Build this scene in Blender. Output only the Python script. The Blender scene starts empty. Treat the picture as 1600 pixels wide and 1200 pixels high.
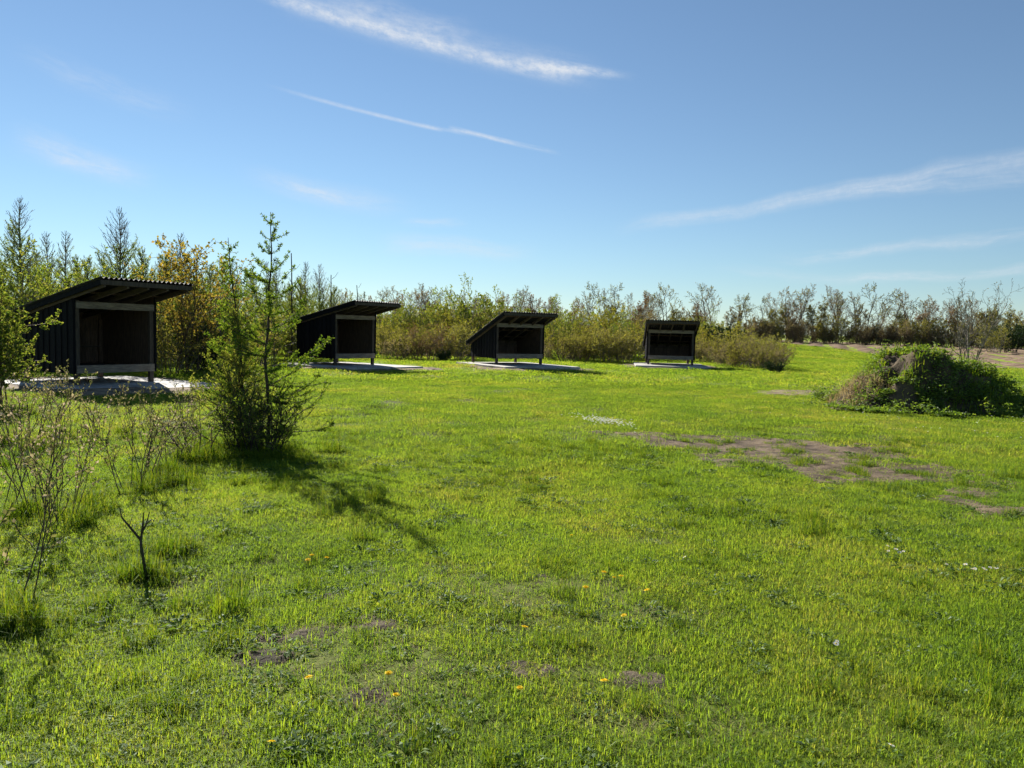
import bpy, math
import numpy as np
from mathutils import Vector, Matrix

scene = bpy.context.scene
PI = math.pi
rad = math.radians

# ------------------------------------------------------------------ camera
HC, FPX, HORIZON, ROLL = 1.6, 1200.0, 521.0, 0.0235
PITCH = math.atan((600 - HORIZON) / FPX)
fwd = Vector((0, math.cos(PITCH), -math.sin(PITCH)))
rt0, up0 = Vector((1, 0, 0)), Vector((0, math.sin(PITCH), math.cos(PITCH)))
rt = rt0 * math.cos(ROLL) + up0 * math.sin(ROLL)
up = up0 * math.cos(ROLL) - rt0 * math.sin(ROLL)
cam_data = bpy.data.cameras.new('camera')
cam = bpy.data.objects.new('camera', cam_data)
scene.collection.objects.link(cam)
m = Matrix((rt, up, -fwd)).transposed().to_4x4()
m.translation = (0, 0, HC)
cam.matrix_world = m
cam_data.sensor_width = 36
cam_data.lens = 27.0
cam_data.clip_start, cam_data.clip_end = 0.05, 3000
scene.camera = cam

# ------------------------------------------------------------------ light
SUN_AZ, SUN_EL = -31.0, 31.5            # degrees from +Y (towards +X), above the ground
scene.view_settings.view_transform = 'Standard'
scene.view_settings.look = 'None'
scene.view_settings.gamma = 1
scene.view_settings.use_curve_mapping = False
scene.view_settings.exposure = 1.32
world = bpy.data.worlds.new('World')
scene.world = world
world.use_nodes = True
scene.cycles.max_bounces, scene.cycles.diffuse_bounces, scene.cycles.glossy_bounces, scene.cycles.transmission_bounces = 5, 3, 2, 4
scene.cycles.adaptive_threshold = 0.03
SKY_STRENGTH = 0.05
sun_l = bpy.data.lights.new('sun', 'SUN')
sun_l.energy, sun_l.angle, sun_l.color = 5.0, rad(0.55), (1.0, 0.95, 0.86)
sun = bpy.data.objects.new('sun', sun_l)
scene.collection.objects.link(sun)
sdir = Vector((math.sin(rad(SUN_AZ)) * math.cos(rad(SUN_EL)), math.cos(rad(SUN_AZ)) * math.cos(rad(SUN_EL)), math.sin(rad(SUN_EL))))
sun.rotation_euler = sdir.to_track_quat('Z', 'Y').to_euler()
sun.location = (-20, 40, 60)


def pixdir(px, py):
    d = fwd * FPX + rt * (px - 800) - up * (py - 600)
    return d.normalized()


class NT:
    """tiny helper round a node tree"""
    def __init__(self, tree):
        self.t = tree
        self.n = tree.nodes
        self.l = tree.links

    def node(self, kind, **kw):
        nd = self.n.new(kind)
        for k, v in kw.items():
            setattr(nd, k, v)
        return nd

    def put(self, sock, v):
        if isinstance(v, bpy.types.NodeSocket):
            self.l.new(v, sock)
        else:
            sock.default_value = v

    def math(self, op, a, b=0.0, c=None, clamp=False):
        nd = self.node('ShaderNodeMath', operation=op, use_clamp=clamp)
        self.put(nd.inputs[0], a)
        self.put(nd.inputs[1], b)
        if c is not None:
            self.put(nd.inputs[2], c)
        return nd.outputs[0]

    def vmath(self, op, a, b):
        nd = self.node('ShaderNodeVectorMath', operation=op)
        self.put(nd.inputs[0], a)
        self.put(nd.inputs[1], b)
        return nd.outputs['Value'] if op == 'DOT_PRODUCT' else nd.outputs['Vector']

    def smooth(self, v, a, b):
        nd = self.node('ShaderNodeMapRange', interpolation_type='SMOOTHSTEP', clamp=True)
        self.put(nd.inputs['Value'], v)
        nd.inputs['From Min'].default_value, nd.inputs['From Max'].default_value = a, b
        return nd.outputs['Result']

    def maprange(self, v, a, b, c, d):
        nd = self.node('ShaderNodeMapRange', clamp=True)
        self.put(nd.inputs['Value'], v)
        for k, x in zip(('From Min', 'From Max', 'To Min', 'To Max'), (a, b, c, d)):
            nd.inputs[k].default_value = x
        return nd.outputs['Result']

    def noise(self, vec, scale, detail=3.0, rough=0.55):
        nd = self.node('ShaderNodeTexNoise')
        nd.inputs['Scale'].default_value = scale
        nd.inputs['Detail'].default_value = detail
        nd.inputs['Roughness'].default_value = rough
        if vec is not None:
            self.l.new(vec, nd.inputs['Vector'])
        return nd

    def mix(self, f, a, b, blend='MIX'):
        nd = self.node('ShaderNodeMix', data_type='RGBA', blend_type=blend)
        self.put(nd.inputs['Factor'], f)
        for s, v in ((nd.inputs[6], a), (nd.inputs[7], b)):
            if isinstance(v, bpy.types.NodeSocket):
                self.l.new(v, s)
            else:
                s.default_value = (*v[:3], 1.0)
        return nd.outputs[2]

    def ramp(self, f, stops):
        nd = self.node('ShaderNodeValToRGB')
        el = nd.color_ramp.elements
        while len(el) < len(stops):
            el.new(0.5)
        for e, (p, c) in zip(el, stops):
            e.position, e.color = p, (*c[:3], 1.0)
        self.put(nd.inputs['Fac'], f)
        return nd.outputs['Color']


# sky: physical sky plus thin cirrus streaks and aircraft trails, all by direction
W = NT(world.node_tree)
W.n.clear()
sky = W.node('ShaderNodeTexSky', sky_type='NISHITA')
sky.sun_disc = False
sky.sun_elevation, sky.sun_rotation = rad(SUN_EL), rad(SUN_AZ)
sky.air_density, sky.dust_density, sky.ozone_density = 1.0, 0.0, 2.6
tc = W.node('ShaderNodeTexCoord')
sep = W.node('ShaderNodeSeparateXYZ')
W.l.new(tc.outputs['Generated'], sep.inputs[0])
az = W.math('ARCTAN2', sep.outputs[0], sep.outputs[1])
el = W.math('ARCSINE', sep.outputs[2])
comb = W.node('ShaderNodeCombineXYZ')
W.l.new(az, comb.inputs[0])
W.l.new(el, comb.inputs[1])
P0 = comb.outputs[0]
wn = W.noise(P0, 7.0, 3.0)
warp = W.vmath('SCALE', W.vmath('SUBTRACT', wn.outputs['Color'], (0.5, 0.5, 0.5)), (0, 0, 0))
warp.node.inputs['Scale'].default_value = 0.035
P1 = W.vmath('ADD', P0, warp)
fine = W.noise(P0, 150.0, 4.0, 0.65).outputs['Fac']


def azel(px, py):
    d = pixdir(px, py)
    return math.atan2(d.x, d.y), math.asin(d.z)


def streak(a, b, wpx, strength, t0=0.15, t1=0.2, straight=False, stretch=6.0, wend=None, lump=1.0):
    A, B = azel(*a), azel(*b)
    dx, dy = B[0] - A[0], B[1] - A[1]
    L = math.hypot(dx, dy)
    u, n = (dx / L, dy / L, 0), (-dy / L, dx / L, 0)
    p = W.vmath('SUBTRACT', P0 if straight else P1, (A[0], A[1], 0))
    t = W.math('DIVIDE', W.vmath('DOT_PRODUCT', p, u), L)
    s = W.vmath('DOT_PRODUCT', p, n)
    c = W.node('ShaderNodeCombineXYZ')
    W.l.new(W.math('MULTIPLY', t, L * 100 / stretch), c.inputs[0])
    W.l.new(W.math('MULTIPLY', s, 100), c.inputs[1])
    c.inputs[2].default_value = a[0] * 0.37
    nz = W.noise(c.outputs[0], 1.3, 5.0, 0.62).outputs['Fac']
    w = wpx / FPX
    w2 = (wend if wend else wpx) / FPX
    wt = W.maprange(t, 0, 1, w, w2)
    core = W.math('DIVIDE', W.math('ABSOLUTE', s), wt)
    core = W.smooth(core, 1.0, 0.0)
    ends = W.math('MULTIPLY', W.smooth(t, 0.0, t0), W.smooth(t, 1.0, 1.0 - t1))
    lum = W.math('MULTIPLY', W.smooth(nz, 0.5 - 0.28 * lump, 0.72), W.maprange(fine, 0.3, 0.7, 0.75, 1.15))
    return W.math('MULTIPLY', W.math('MULTIPLY', core, ends), W.math('MULTIPLY', lum, strength))


parts = [
    streak((380, -22), (920, 124), 15, 0.56, 0.1, 0.12, stretch=2.0, wend=17, straight=True, lump=1.3),
    streak((420, -16), (960, 122), 34, 0.22, 0.1, 0.2, stretch=4.0, straight=True, lump=1.4),
    streak((480, -10), (760, 66), 34, 0.3, 0.3, 0.3, stretch=4.0),
    streak((800, 92), (1000, 121), 14, 0.75, 0.4, 0.45, stretch=3.0, wend=9, straight=True),
    streak((400, 128), (700, 206), 4.5, 0.52, 0.5, 0.1, straight=True, stretch=10),
    streak((640, 190), (740, 212), 4.0, 0.3, 0.3, 0.3, straight=True, stretch=10),
    streak((698, 198), (880, 241), 5.0, 0.7, 0.06, 0.25, straight=True, stretch=10),
    streak((-10, 205), (265, 282), 30, 0.34, 0.3, 0.4, lump=1.5),
    streak((60, 245), (215, 262), 12, 0.3, 0.3, 0.4),
    streak((350, 270), (670, 336), 24, 0.30, 0.4, 0.45, lump=1.5),
    streak((440, 290), (560, 318), 9, 0.4, 0.3, 0.4),
    streak((950, 362), (1290, 303), 15, 0.36, 0.3, 0.25, stretch=9, lump=1.6),
    streak((1150, 328), (1680, 236), 17, 0.36, 0.25, 0.1, stretch=9, wend=22, lump=1.4),
    streak((1260, 306), (1680, 272), 18, 0.25, 0.3, 0.1, stretch=9),
    streak((1170, 405), (1700, 362), 12, 0.33, 0.3, 0.1, stretch=9),
    streak((1260, 432), (1720, 420), 10, 0.4, 0.3, 0.1, stretch=9),
    streak((1100, 418), (1420, 436), 12, 0.2, 0.3, 0.3, stretch=9),
    streak((580, 380), (860, 396), 20, 0.36, 0.25, 0.4, lump=1.5),
    streak((620, 352), (740, 352), 10, 0.3, 0.3, 0.4),
    streak((0, 70), (330, 190), 26, 0.16, 0.3, 0.4),
]
tot = parts[0]
for q in parts[1:]:
    tot = W.math('ADD', tot, q)
tot = W.math('MINIMUM', tot, 0.85)
hsv = W.node('ShaderNodeHueSaturation')
hsv.inputs['Saturation'].default_value = 0.88
W.l.new(sky.outputs[0], hsv.inputs['Color'])
skyw = W.mix(1.0, hsv.outputs[0], (0.64, 0.765, 0.845), 'MULTIPLY')
skyc = W.mix(tot, skyw, (6.3, 6.6, 7.0))
bg = W.node('ShaderNodeBackground')
bg.inputs['Strength'].default_value = SKY_STRENGTH
W.l.new(skyc, bg.inputs['Color'])
wo = W.node('ShaderNodeOutputWorld')
W.l.new(bg.outputs[0], wo.inputs['Surface'])

# ------------------------------------------------------------------ numbers
R = np.random.default_rng(7)


def hash2(ix, iy, seed):
    h = (ix.astype(np.int64) * 374761393 + iy.astype(np.int64) * 668265263 + seed * 974711) & 0xFFFFFFFF
    h = ((h ^ (h >> 13)) * 1274126177) & 0xFFFFFFFF
    return ((h ^ (h >> 16)) & 0xFFFF) / 65535.0


def vnoise(x, y, seed=0):
    x = np.asarray(x, float); y = np.asarray(y, float)
    ix, iy = np.floor(x), np.floor(y)
    fx, fy = x - ix, y - iy
    fx, fy = fx * fx * (3 - 2 * fx), fy * fy * (3 - 2 * fy)
    a, b = hash2(ix, iy, seed), hash2(ix + 1, iy, seed)
    c, d = hash2(ix, iy + 1, seed), hash2(ix + 1, iy + 1, seed)
    return (a + (b - a) * fx) * (1 - fy) + (c + (d - c) * fx) * fy


def fbm(x, y, seed=0, o=4):
    s, a, t = 0.0, 0.5, 0.0
    for k in range(o):
        s = s + a * vnoise(x * 2 ** k, y * 2 ** k, seed + k * 17)
        t += a
        a *= 0.55
    return s / t


def sstep(a, b, v):
    t = np.clip((np.asarray(v, float) - a) / (b - a), 0, 1)
    return t * t * (3 - 2 * t)


def terrain(x, y):
    x = np.asarray(x, float); y = np.asarray(y, float)
    z = 0.03 * np.sin(x * 0.9 + 1.0) * np.sin(y * 0.63 + 0.4) + 0.02 * np.sin(x * 1.7 - y * 1.1)
    z = z * sstep(0, 4, np.abs(y) + np.abs(x))
    z = z + 1.4 * sstep(45, 150, y) * (1 - 0.35 * sstep(40, 110, x))
    z = z + 0.13 * np.exp(-(((x - 0.3) / 4) ** 2 + ((y - 36) / 4) ** 2))
    z = z + 6.0 * sstep(160, 900, np.hypot(x, y))
    return z


def tz(x, y):
    return float(terrain(x, y))


def at(px, py):
    """point of the ground seen at a photograph pixel (1600 x 1200)"""
    d = pixdir(px, py)
    t = 1.0
    lo = 0.5
    for k in range(400):
        p = Vector((0, 0, HC)) + d * lo
        if p.z < tz(p.x, p.y):
            break
        lo *= 1.02
    hi, lo = lo, lo / 1.02
    for k in range(24):
        mid = (lo + hi) / 2
        p = Vector((0, 0, HC)) + d * mid
        if p.z < tz(p.x, p.y):
            hi = mid
        else:
            lo = mid
    p = Vector((0, 0, HC)) + d * lo
    return p.x, p.y


def ray_at(px, y, py=560):
    d = pixdir(px, py)
    return d.x / d.y * y


# ------------------------------------------------------------------ mesh helper
class Geo:
    def __init__(self):
        self.v, self.f4, self.f3, self.tt, self.mi4, self.mi3 = [], [], [], [], [], []
        self.n = 0

    def add(self, v, f4=None, f3=None, tint=0.5, mi=0):
        v = np.asarray(v, float).reshape(-1, 3)
        if f4 is not None and len(f4):
            f4 = np.asarray(f4, np.int64).reshape(-1, 4)
            self.f4.append(f4 + self.n)
            self.mi4.append(np.full(len(f4), mi))
        if f3 is not None and len(f3):
            f3 = np.asarray(f3, np.int64).reshape(-1, 3)
            self.f3.append(f3 + self.n)
            self.mi3.append(np.full(len(f3), mi))
        self.v.append(v)
        self.tt.append(np.broadcast_to(np.asarray(tint, float), (len(v),)))
        self.n += len(v)

    def box(self, c, s, rot=None, tint=0.5, bev=0.0, mi=0):
        sx, sy, sz = s[0] / 2, s[1] / 2, s[2] / 2
        v = np.array([[x, y, z] for z in (-sz, sz) for y in (-sy, sy) for x in (-sx, sx)])
        if rot is not None:
            v = v @ np.array(rot).T
        v = v + np.array(c)
        self.add(v, [[0, 2, 3, 1], [4, 5, 7, 6], [0, 1, 5, 4], [2, 6, 7, 3], [0, 4, 6, 2], [1, 3, 7, 5]], tint=tint, mi=mi)

    def prism(self, poly, axis_vec, tint=0.5, mi=0):
        """closed polygon (N,3) swept along a vector"""
        p = np.asarray(poly, float)
        n = len(p)
        v = np.vstack([p, p + np.asarray(axis_vec, float)])
        f4 = [[i, (i + 1) % n, n + (i + 1) % n, n + i] for i in range(n)]
        f3 = [[0, i + 1, i] for i in range(1, n - 1)] + [[n, n + i, n + i + 1] for i in range(1, n - 1)]
        self.add(v, f4, f3, tint=tint, mi=mi)

    def tube(self, pts, r, sides=3, tint=0.5, mi=0):
        pts = np.asarray(pts, float)
        n = len(pts)
        r = np.broadcast_to(np.asarray(r, float), (n,))
        tg = np.gradient(pts, axis=0)
        tg /= np.linalg.norm(tg, axis=1, keepdims=True) + 1e-9
        ref = np.array([0.31, 0.95, 0.05]) if abs(tg[0, 2]) > 0.7 else np.array([0.05, 0.1, 1.0])
        U = np.cross(tg, ref)
        U /= np.linalg.norm(U, axis=1, keepdims=True) + 1e-9
        V = np.cross(tg, U)
        a = np.arange(sides) * 2 * PI / sides
        ring = pts[:, None] + r[:, None, None] * (np.cos(a)[None, :, None] * U[:, None] + np.sin(a)[None, :, None] * V[:, None])
        i = np.arange(n - 1)[:, None] * sides
        j = np.arange(sides)[None, :]
        k = (j + 1) % sides
        f = np.stack([i + j, i + k, i + sides + k, i + sides + j], -1).reshape(-1, 4)
        self.add(ring.reshape(-1, 3), f, tint=tint, mi=mi)

    def leaves(self, P, D, L, Wd, rng, tint=None, bend=0.15, mi=0, flat=0.0):
        P = np.asarray(P, float).reshape(-1, 3)
        n = len(P)
        if n == 0:
            return
        D = np.asarray(D, float).reshape(-1, 3)
        D = D / (np.linalg.norm(D, axis=1, keepdims=True) + 1e-9)
        L = np.broadcast_to(np.asarray(L, float), (n,))[:, None]
        Wd = np.broadcast_to(np.asarray(Wd, float), (n,))[:, None]
        q = rng.normal(size=(n, 3))
        q[:, 2] += flat * 3
        S = np.cross(D, q)
        S /= np.linalg.norm(S, axis=1, keepdims=True) + 1e-9
        Nn = np.cross(S, D)
        v = np.stack([P, P + D * L * 0.5 + S * Wd / 2 + Nn * L * bend, P + D * L, P + D * L * 0.5 - S * Wd / 2 + Nn * L * bend], 1)
        t = rng.random(n) if tint is None else np.broadcast_to(tint, (n,))
        self.add(v.reshape(-1, 3), np.arange(n * 4).reshape(-1, 4), tint=np.repeat(t, 4), mi=mi)

    def mesh(self, name, mats, smooth=False):
        me = bpy.data.meshes.new(name)
        v = np.concatenate(self.v) if self.v else np.zeros((0, 3))
        f4 = np.concatenate(self.f4) if self.f4 else np.zeros((0, 4), int)
        f3 = np.concatenate(self.f3) if self.f3 else np.zeros((0, 3), int)
        me.vertices.add(len(v))
        me.vertices.foreach_set('co', v.astype(np.float32).ravel())
        nl = f4.size + f3.size
        me.loops.add(nl)
        me.loops.foreach_set('vertex_index', np.concatenate([f4.ravel(), f3.ravel()]).astype(np.int32))
        me.polygons.add(len(f4) + len(f3))
        ls = np.concatenate([np.arange(len(f4)) * 4, f4.size + np.arange(len(f3)) * 3])
        me.polygons.foreach_set('loop_start', ls.astype(np.int32))
        if not isinstance(mats, (list, tuple)):
            mats = [mats]
        for mm in mats:
            me.materials.append(mm)
        if len(mats) > 1:
            mi = np.concatenate(self.mi4 + self.mi3)
            me.polygons.foreach_set('material_index', mi.astype(np.int32))
        at_ = me.attributes.new('tint', 'FLOAT', 'POINT')
        at_.data.foreach_set('value', np.concatenate(self.tt).astype(np.float32))
        me.update(calc_edges=True)
        me.validate()
        me.polygons.foreach_set('use_smooth', np.full(len(me.polygons), bool(smooth)))
        return me

    def build(self, name, mats, parent=None, smooth=False, loc=None):
        o = bpy.data.objects.new(name, self.mesh(name, mats, smooth))
        scene.collection.objects.link(o)
        if parent:
            o.parent = parent
        if loc is not None:
            o.location = loc
        return o


def tag(o, label=None, cat=None, group=None, kind=None):
    for k, v in (('label', label), ('category', cat), ('group', group), ('kind', kind)):
        if v:
            o[k] = v
    return o


def empty(name, loc, rz=0.0, label=None, cat=None, group=None):
    o = bpy.data.objects.new(name, None)
    o.empty_display_size = 0.2
    scene.collection.objects.link(o)
    o.location = loc
    o.rotation_euler = (0, 0, rz)
    return tag(o, label, cat, group)


def copy_tree(o, parent=None):
    c = o.copy()
    scene.collection.objects.link(c)
    if parent:
        c.parent = parent
    for ch in list(o.children):
        copy_tree(ch, c)
    return c


# ------------------------------------------------------------------ materials
def new_mat(name):
    mt = bpy.data.materials.new(name)
    mt.use_nodes = True
    t = NT(mt.node_tree)
    t.n.clear()
    out = t.node('ShaderNodeOutputMaterial')
    return mt, t, out


def foliage_mat(name, stops, trans=0.5, gloss=0.012, tcol=(1.25, 1.15, 0.5), patch=None, rough=0.6, objvar=0.25):
    mt, t, out = new_mat(name)
    a = t.node('ShaderNodeAttribute', attribute_name='tint')
    oi = t.node('ShaderNodeObjectInfo')
    tf = a.outputs['Fac']
    if patch:
        tf = t.maprange(tf, 0, 1, 0.30, 0.78)
    f = t.math('ADD', tf, t.math('MULTIPLY', t.math('SUBTRACT', oi.outputs['Random'], 0.5), objvar), clamp=True)
    if patch:
        g = t.node('ShaderNodeNewGeometry')
        n1 = t.noise(g.outputs['Position'], patch, 3.0)
        n2 = t.noise(g.outputs['Position'], patch * 0.22, 2.0)
        w = t.math('ADD', t.math('MULTIPLY', n1.outputs['Fac'], 0.5), t.math('MULTIPLY', n2.outputs['Fac'], 0.5))
        f = t.math('ADD', f, t.math('MULTIPLY', t.math('SUBTRACT', w, 0.5), 1.9), clamp=True)
    col = t.ramp(f, stops)
    d = t.node('ShaderNodeBsdfDiffuse')
    t.l.new(col, d.inputs['Color'])
    tr = t.node('ShaderNodeBsdfTranslucent')
    t.l.new(t.mix(1.0, col, tcol, 'MULTIPLY'), tr.inputs['Color'])
    mx = t.node('ShaderNodeMixShader')
    mx.inputs[0].default_value = trans
    t.l.new(d.outputs[0], mx.inputs[1])
    t.l.new(tr.outputs[0], mx.inputs[2])
    gl = t.node('ShaderNodeBsdfGlossy')
    gl.inputs['Roughness'].default_value = rough
    gl.inputs['Color'].default_value = (0.9, 0.95, 0.9, 1)
    m2 = t.node('ShaderNodeMixShader')
    m2.inputs[0].default_value = gloss
    t.l.new(mx.outputs[0], m2.inputs[1])
    t.l.new(gl.outputs[0], m2.inputs[2])
    t.l.new(m2.outputs[0], out.inputs['Surface'])
    return mt


def solid_mat(name, c1, c2, scale=6.0, rough=0.8, bump=0.3, stretch=(1, 1, 1), spec=0.3, bscale=None, tintw=0.0, bdist=0.02, metal=0.0, coords='Object', detail=5.0):
    mt, t, out = new_mat(name)
    tc_ = t.node('ShaderNodeTexCoord')
    mp = t.node('ShaderNodeMapping')
    mp.inputs['Scale'].default_value = stretch
    if coords == 'World':
        g = t.node('ShaderNodeNewGeometry')
        t.l.new(g.outputs['Position'], mp.inputs[0])
    else:
        t.l.new(tc_.outputs['Object'], mp.inputs[0])
    n = t.noise(mp.outputs[0], scale, detail, 0.6)
    f = t.smooth(n.outputs['Fac'], 0.3, 0.7)
    if tintw:
        a = t.node('ShaderNodeAttribute', attribute_name='tint')
        f = t.math('ADD', f, t.math('MULTIPLY', t.math('SUBTRACT', a.outputs['Fac'], 0.5), tintw), clamp=True)
    col = t.mix(f, c1, c2)
    b = t.node('ShaderNodeBsdfPrincipled')
    t.l.new(col, b.inputs['Base Color'])
    b.inputs['Roughness'].default_value = rough
    b.inputs['Specular IOR Level'].default_value = spec
    b.inputs['Metallic'].default_value = metal
    if bump:
        n2 = t.noise(mp.outputs[0], bscale or scale * 4, 4.0, 0.6)
        bp = t.node('ShaderNodeBump')
        bp.inputs['Strength'].default_value = bump
        bp.inputs['Distance'].default_value = bdist
        t.l.new(n2.outputs['Fac'], bp.inputs['Height'])
        t.l.new(bp.outputs[0], b.inputs['Normal'])
    t.l.new(b.outputs[0], out.inputs['Surface'])
    return mt


GRASS_STOPS = [(0.0, (0.058, 0.122, 0.018)), (0.35, (0.118, 0.205, 0.024)), (0.7, (0.180, 0.250, 0.032)), (1.0, (0.28, 0.262, 0.08))]
M = {}
M['grass'] = foliage_mat('grass_blade', GRASS_STOPS, trans=0.6, gloss=0.012, tcol=(1.8, 1.6, 0.7), patch=0.9)
M['weed'] = foliage_mat('weed_leaf', [(0, (0.035, 0.08, 0.014)), (0.6, (0.075, 0.14, 0.022)), (1, (0.13, 0.20, 0.035))], trans=0.5, gloss=0.025, rough=0.6)
M['straw'] = foliage_mat('dry_straw', [(0, (0.24, 0.19, 0.09)), (1, (0.44, 0.36, 0.20))], trans=0.35, tcol=(1.1, 1, 0.8))
M['tall_grass'] = foliage_mat('tall_grass', [(0, (0.045, 0.10, 0.008)), (0.6, (0.11, 0.185, 0.012)), (1, (0.20, 0.235, 0.03))], trans=0.5, tcol=(1.5, 1.35, 0.5))
M['black_wood'] = solid_mat('black_stained_wood', (0.0035, 0.004, 0.0055), (0.009, 0.009, 0.0115), 5, 0.8, 0.4, (6, 6, 0.6), 0.08, tintw=0.8)
M['brown_wood'] = solid_mat('dark_brown_wood', (0.060, 0.040, 0.027), (0.125, 0.083, 0.054), 5, 0.75, 0.3, (6, 6, 0.7), 0.3, tintw=0.8)
M['grey_wood'] = solid_mat('weathered_grey_wood', (0.11, 0.09, 0.072), (0.23, 0.195, 0.155), 5, 0.8, 0.3, (0.9, 7, 7), 0.3, tintw=0.5)
M['post_wood'] = solid_mat('weathered_post_wood', (0.035, 0.027, 0.021), (0.080, 0.063, 0.048), 5, 0.8, 0.3, (7, 7, 0.8), 0.3, tintw=0.5)
M['rafter_wood'] = solid_mat('rafter_wood', (0.060, 0.045, 0.034), (0.115, 0.088, 0.066), 5, 0.8, 0.3, (7, 0.8, 7), 0.3, tintw=0.5)
M['roofing'] = solid_mat('black_corrugated_sheet', (0.008, 0.009, 0.011), (0.022, 0.022, 0.024), 3, 0.75, 0.12, (1, 1, 1), 0.25)
M['concrete'] = solid_mat('pale_concrete', (0.22, 0.21, 0.19), (0.46, 0.44, 0.41), 1.3, 0.85, 0.25, (1, 1, 1), 0.3, bscale=40, bdist=0.006)
M['dirt'] = solid_mat('sandy_dirt', (0.09, 0.062, 0.040), (0.26, 0.20, 0.13), 2.6, 0.95, 0.6, (1, 1, 1), 0.15, bscale=22, bdist=0.03, coords='World')
M['soil'] = solid_mat('bare_soil', (0.052, 0.037, 0.024), (0.155, 0.113, 0.074), 2.4, 0.95, 0.7, (1, 1, 1), 0.15, bscale=28, bdist=0.025, coords='World', detail=8)
M['dark_soil'] = solid_mat('damp_soil', (0.028, 0.022, 0.015), (0.11, 0.085, 0.058), 4, 0.95, 0.7, (1, 1, 1), 0.15, bscale=40, bdist=0.02, coords='World', detail=8)
M['darksoil'] = solid_mat('dark_mound_soil', (0.04, 0.032, 0.022), (0.12, 0.09, 0.055), 3, 0.95, 0.7, (1, 1, 1), 0.15, bscale=12, bdist=0.05)
M['field'] = solid_mat('ploughed_field', (0.10, 0.066, 0.042), (0.20, 0.145, 0.095), 0.5, 0.95, 0.8, (1, 1, 1), 0.1, bscale=3.0, bdist=0.15, coords='World')
M['bark'] = solid_mat('dark_bark', (0.030, 0.024, 0.019), (0.075, 0.06, 0.047), 8, 0.9, 0.4, (3, 3, 0.7), 0.2)
M['grey_bark'] = solid_mat('grey_bark', (0.10, 0.088, 0.072), (0.22, 0.195, 0.16), 6, 0.9, 0.3, (3, 3, 0.7), 0.2)
M['red_twig'] = solid_mat('reddish_twig', (0.11, 0.070, 0.050), (0.23, 0.165, 0.12), 4, 0.85, 0.0, (1, 1, 1), 0.2)
M['stem'] = solid_mat('brown_stem', (0.055, 0.035, 0.025), (0.13, 0.09, 0.06), 9, 0.8, 0.0, (1, 1, 1), 0.3)
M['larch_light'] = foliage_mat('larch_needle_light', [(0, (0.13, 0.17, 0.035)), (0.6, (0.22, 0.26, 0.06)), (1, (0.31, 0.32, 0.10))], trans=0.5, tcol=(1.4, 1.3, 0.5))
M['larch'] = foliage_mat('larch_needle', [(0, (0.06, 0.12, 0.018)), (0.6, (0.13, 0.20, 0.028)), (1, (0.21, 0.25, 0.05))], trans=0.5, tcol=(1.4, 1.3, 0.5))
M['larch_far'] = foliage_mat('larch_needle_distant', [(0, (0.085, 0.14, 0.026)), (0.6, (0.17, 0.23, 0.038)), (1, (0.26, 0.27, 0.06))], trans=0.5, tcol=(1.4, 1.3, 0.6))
M['lime'] = foliage_mat('young_leaf', [(0, (0.08, 0.14, 0.025)), (0.6, (0.16, 0.21, 0.04)), (1, (0.26, 0.27, 0.08))], trans=0.5, tcol=(1.3, 1.2, 0.5))
M['amber'] = foliage_mat('amber_leaf', [(0, (0.13, 0.16, 0.025)), (0.5, (0.23, 0.20, 0.04)), (1, (0.28, 0.21, 0.055))], trans=0.5, tcol=(1.3, 1.15, 0.6))
M['olive'] = foliage_mat('olive_leaf', [(0, (0.12, 0.13, 0.035)), (0.6, (0.205, 0.21, 0.055)), (1, (0.29, 0.255, 0.085))], trans=0.55, tcol=(1.3, 1.2, 0.6))
M['gold'] = foliage_mat('yellow_green_leaf', [(0, (0.16, 0.18, 0.03)), (0.6, (0.26, 0.26, 0.045)), (1, (0.35, 0.30, 0.07))], trans=0.5, tcol=(1.3, 1.2, 0.5))
M['rust'] = foliage_mat('rusty_bud', [(0, (0.16, 0.10, 0.05)), (0.6, (0.24, 0.15, 0.075)), (1, (0.30, 0.22, 0.10))], trans=0.45, tcol=(1.2, 1.1, 0.8))
M['bud'] = foliage_mat('pale_bud', [(0, (0.11, 0.14, 0.035)), (0.6, (0.22, 0.22, 0.08)), (0.8, (0.33, 0.29, 0.17)), (1, (0.48, 0.41, 0.33))], trans=0.4, tcol=(1.1, 1, 0.8))
M['haze_bud'] = foliage_mat('windbreak_bud', [(0, (0.16, 0.145, 0.075)), (0.6, (0.24, 0.205, 0.11)), (1, (0.31, 0.255, 0.14))], trans=0.5, tcol=(1.2, 1.1, 0.7))
M['dark_leaf'] = foliage_mat('dark_evergreen_leaf', [(0, (0.012, 0.028, 0.010)), (1, (0.035, 0.065, 0.022))], trans=0.25, gloss=0.02)
M['nettle'] = foliage_mat('nettle_leaf', [(0, (0.045, 0.095, 0.016)), (0.6, (0.11, 0.18, 0.028)), (1, (0.20, 0.25, 0.05))], trans=0.55, gloss=0.03, tcol=(1.7, 1.55, 0.6))
M['yellow'] = foliage_mat('yellow_petal', [(0, (0.75, 0.50, 0.01)), (1, (0.85, 0.66, 0.02))], trans=0.3, tcol=(1, 1, 1), gloss=0.02)
M['white'] = foliage_mat('white_petal', [(0, (0.75, 0.75, 0.72)), (1, (0.85, 0.85, 0.83))], trans=0.3, tcol=(1, 1, 1), gloss=0.02)


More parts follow.
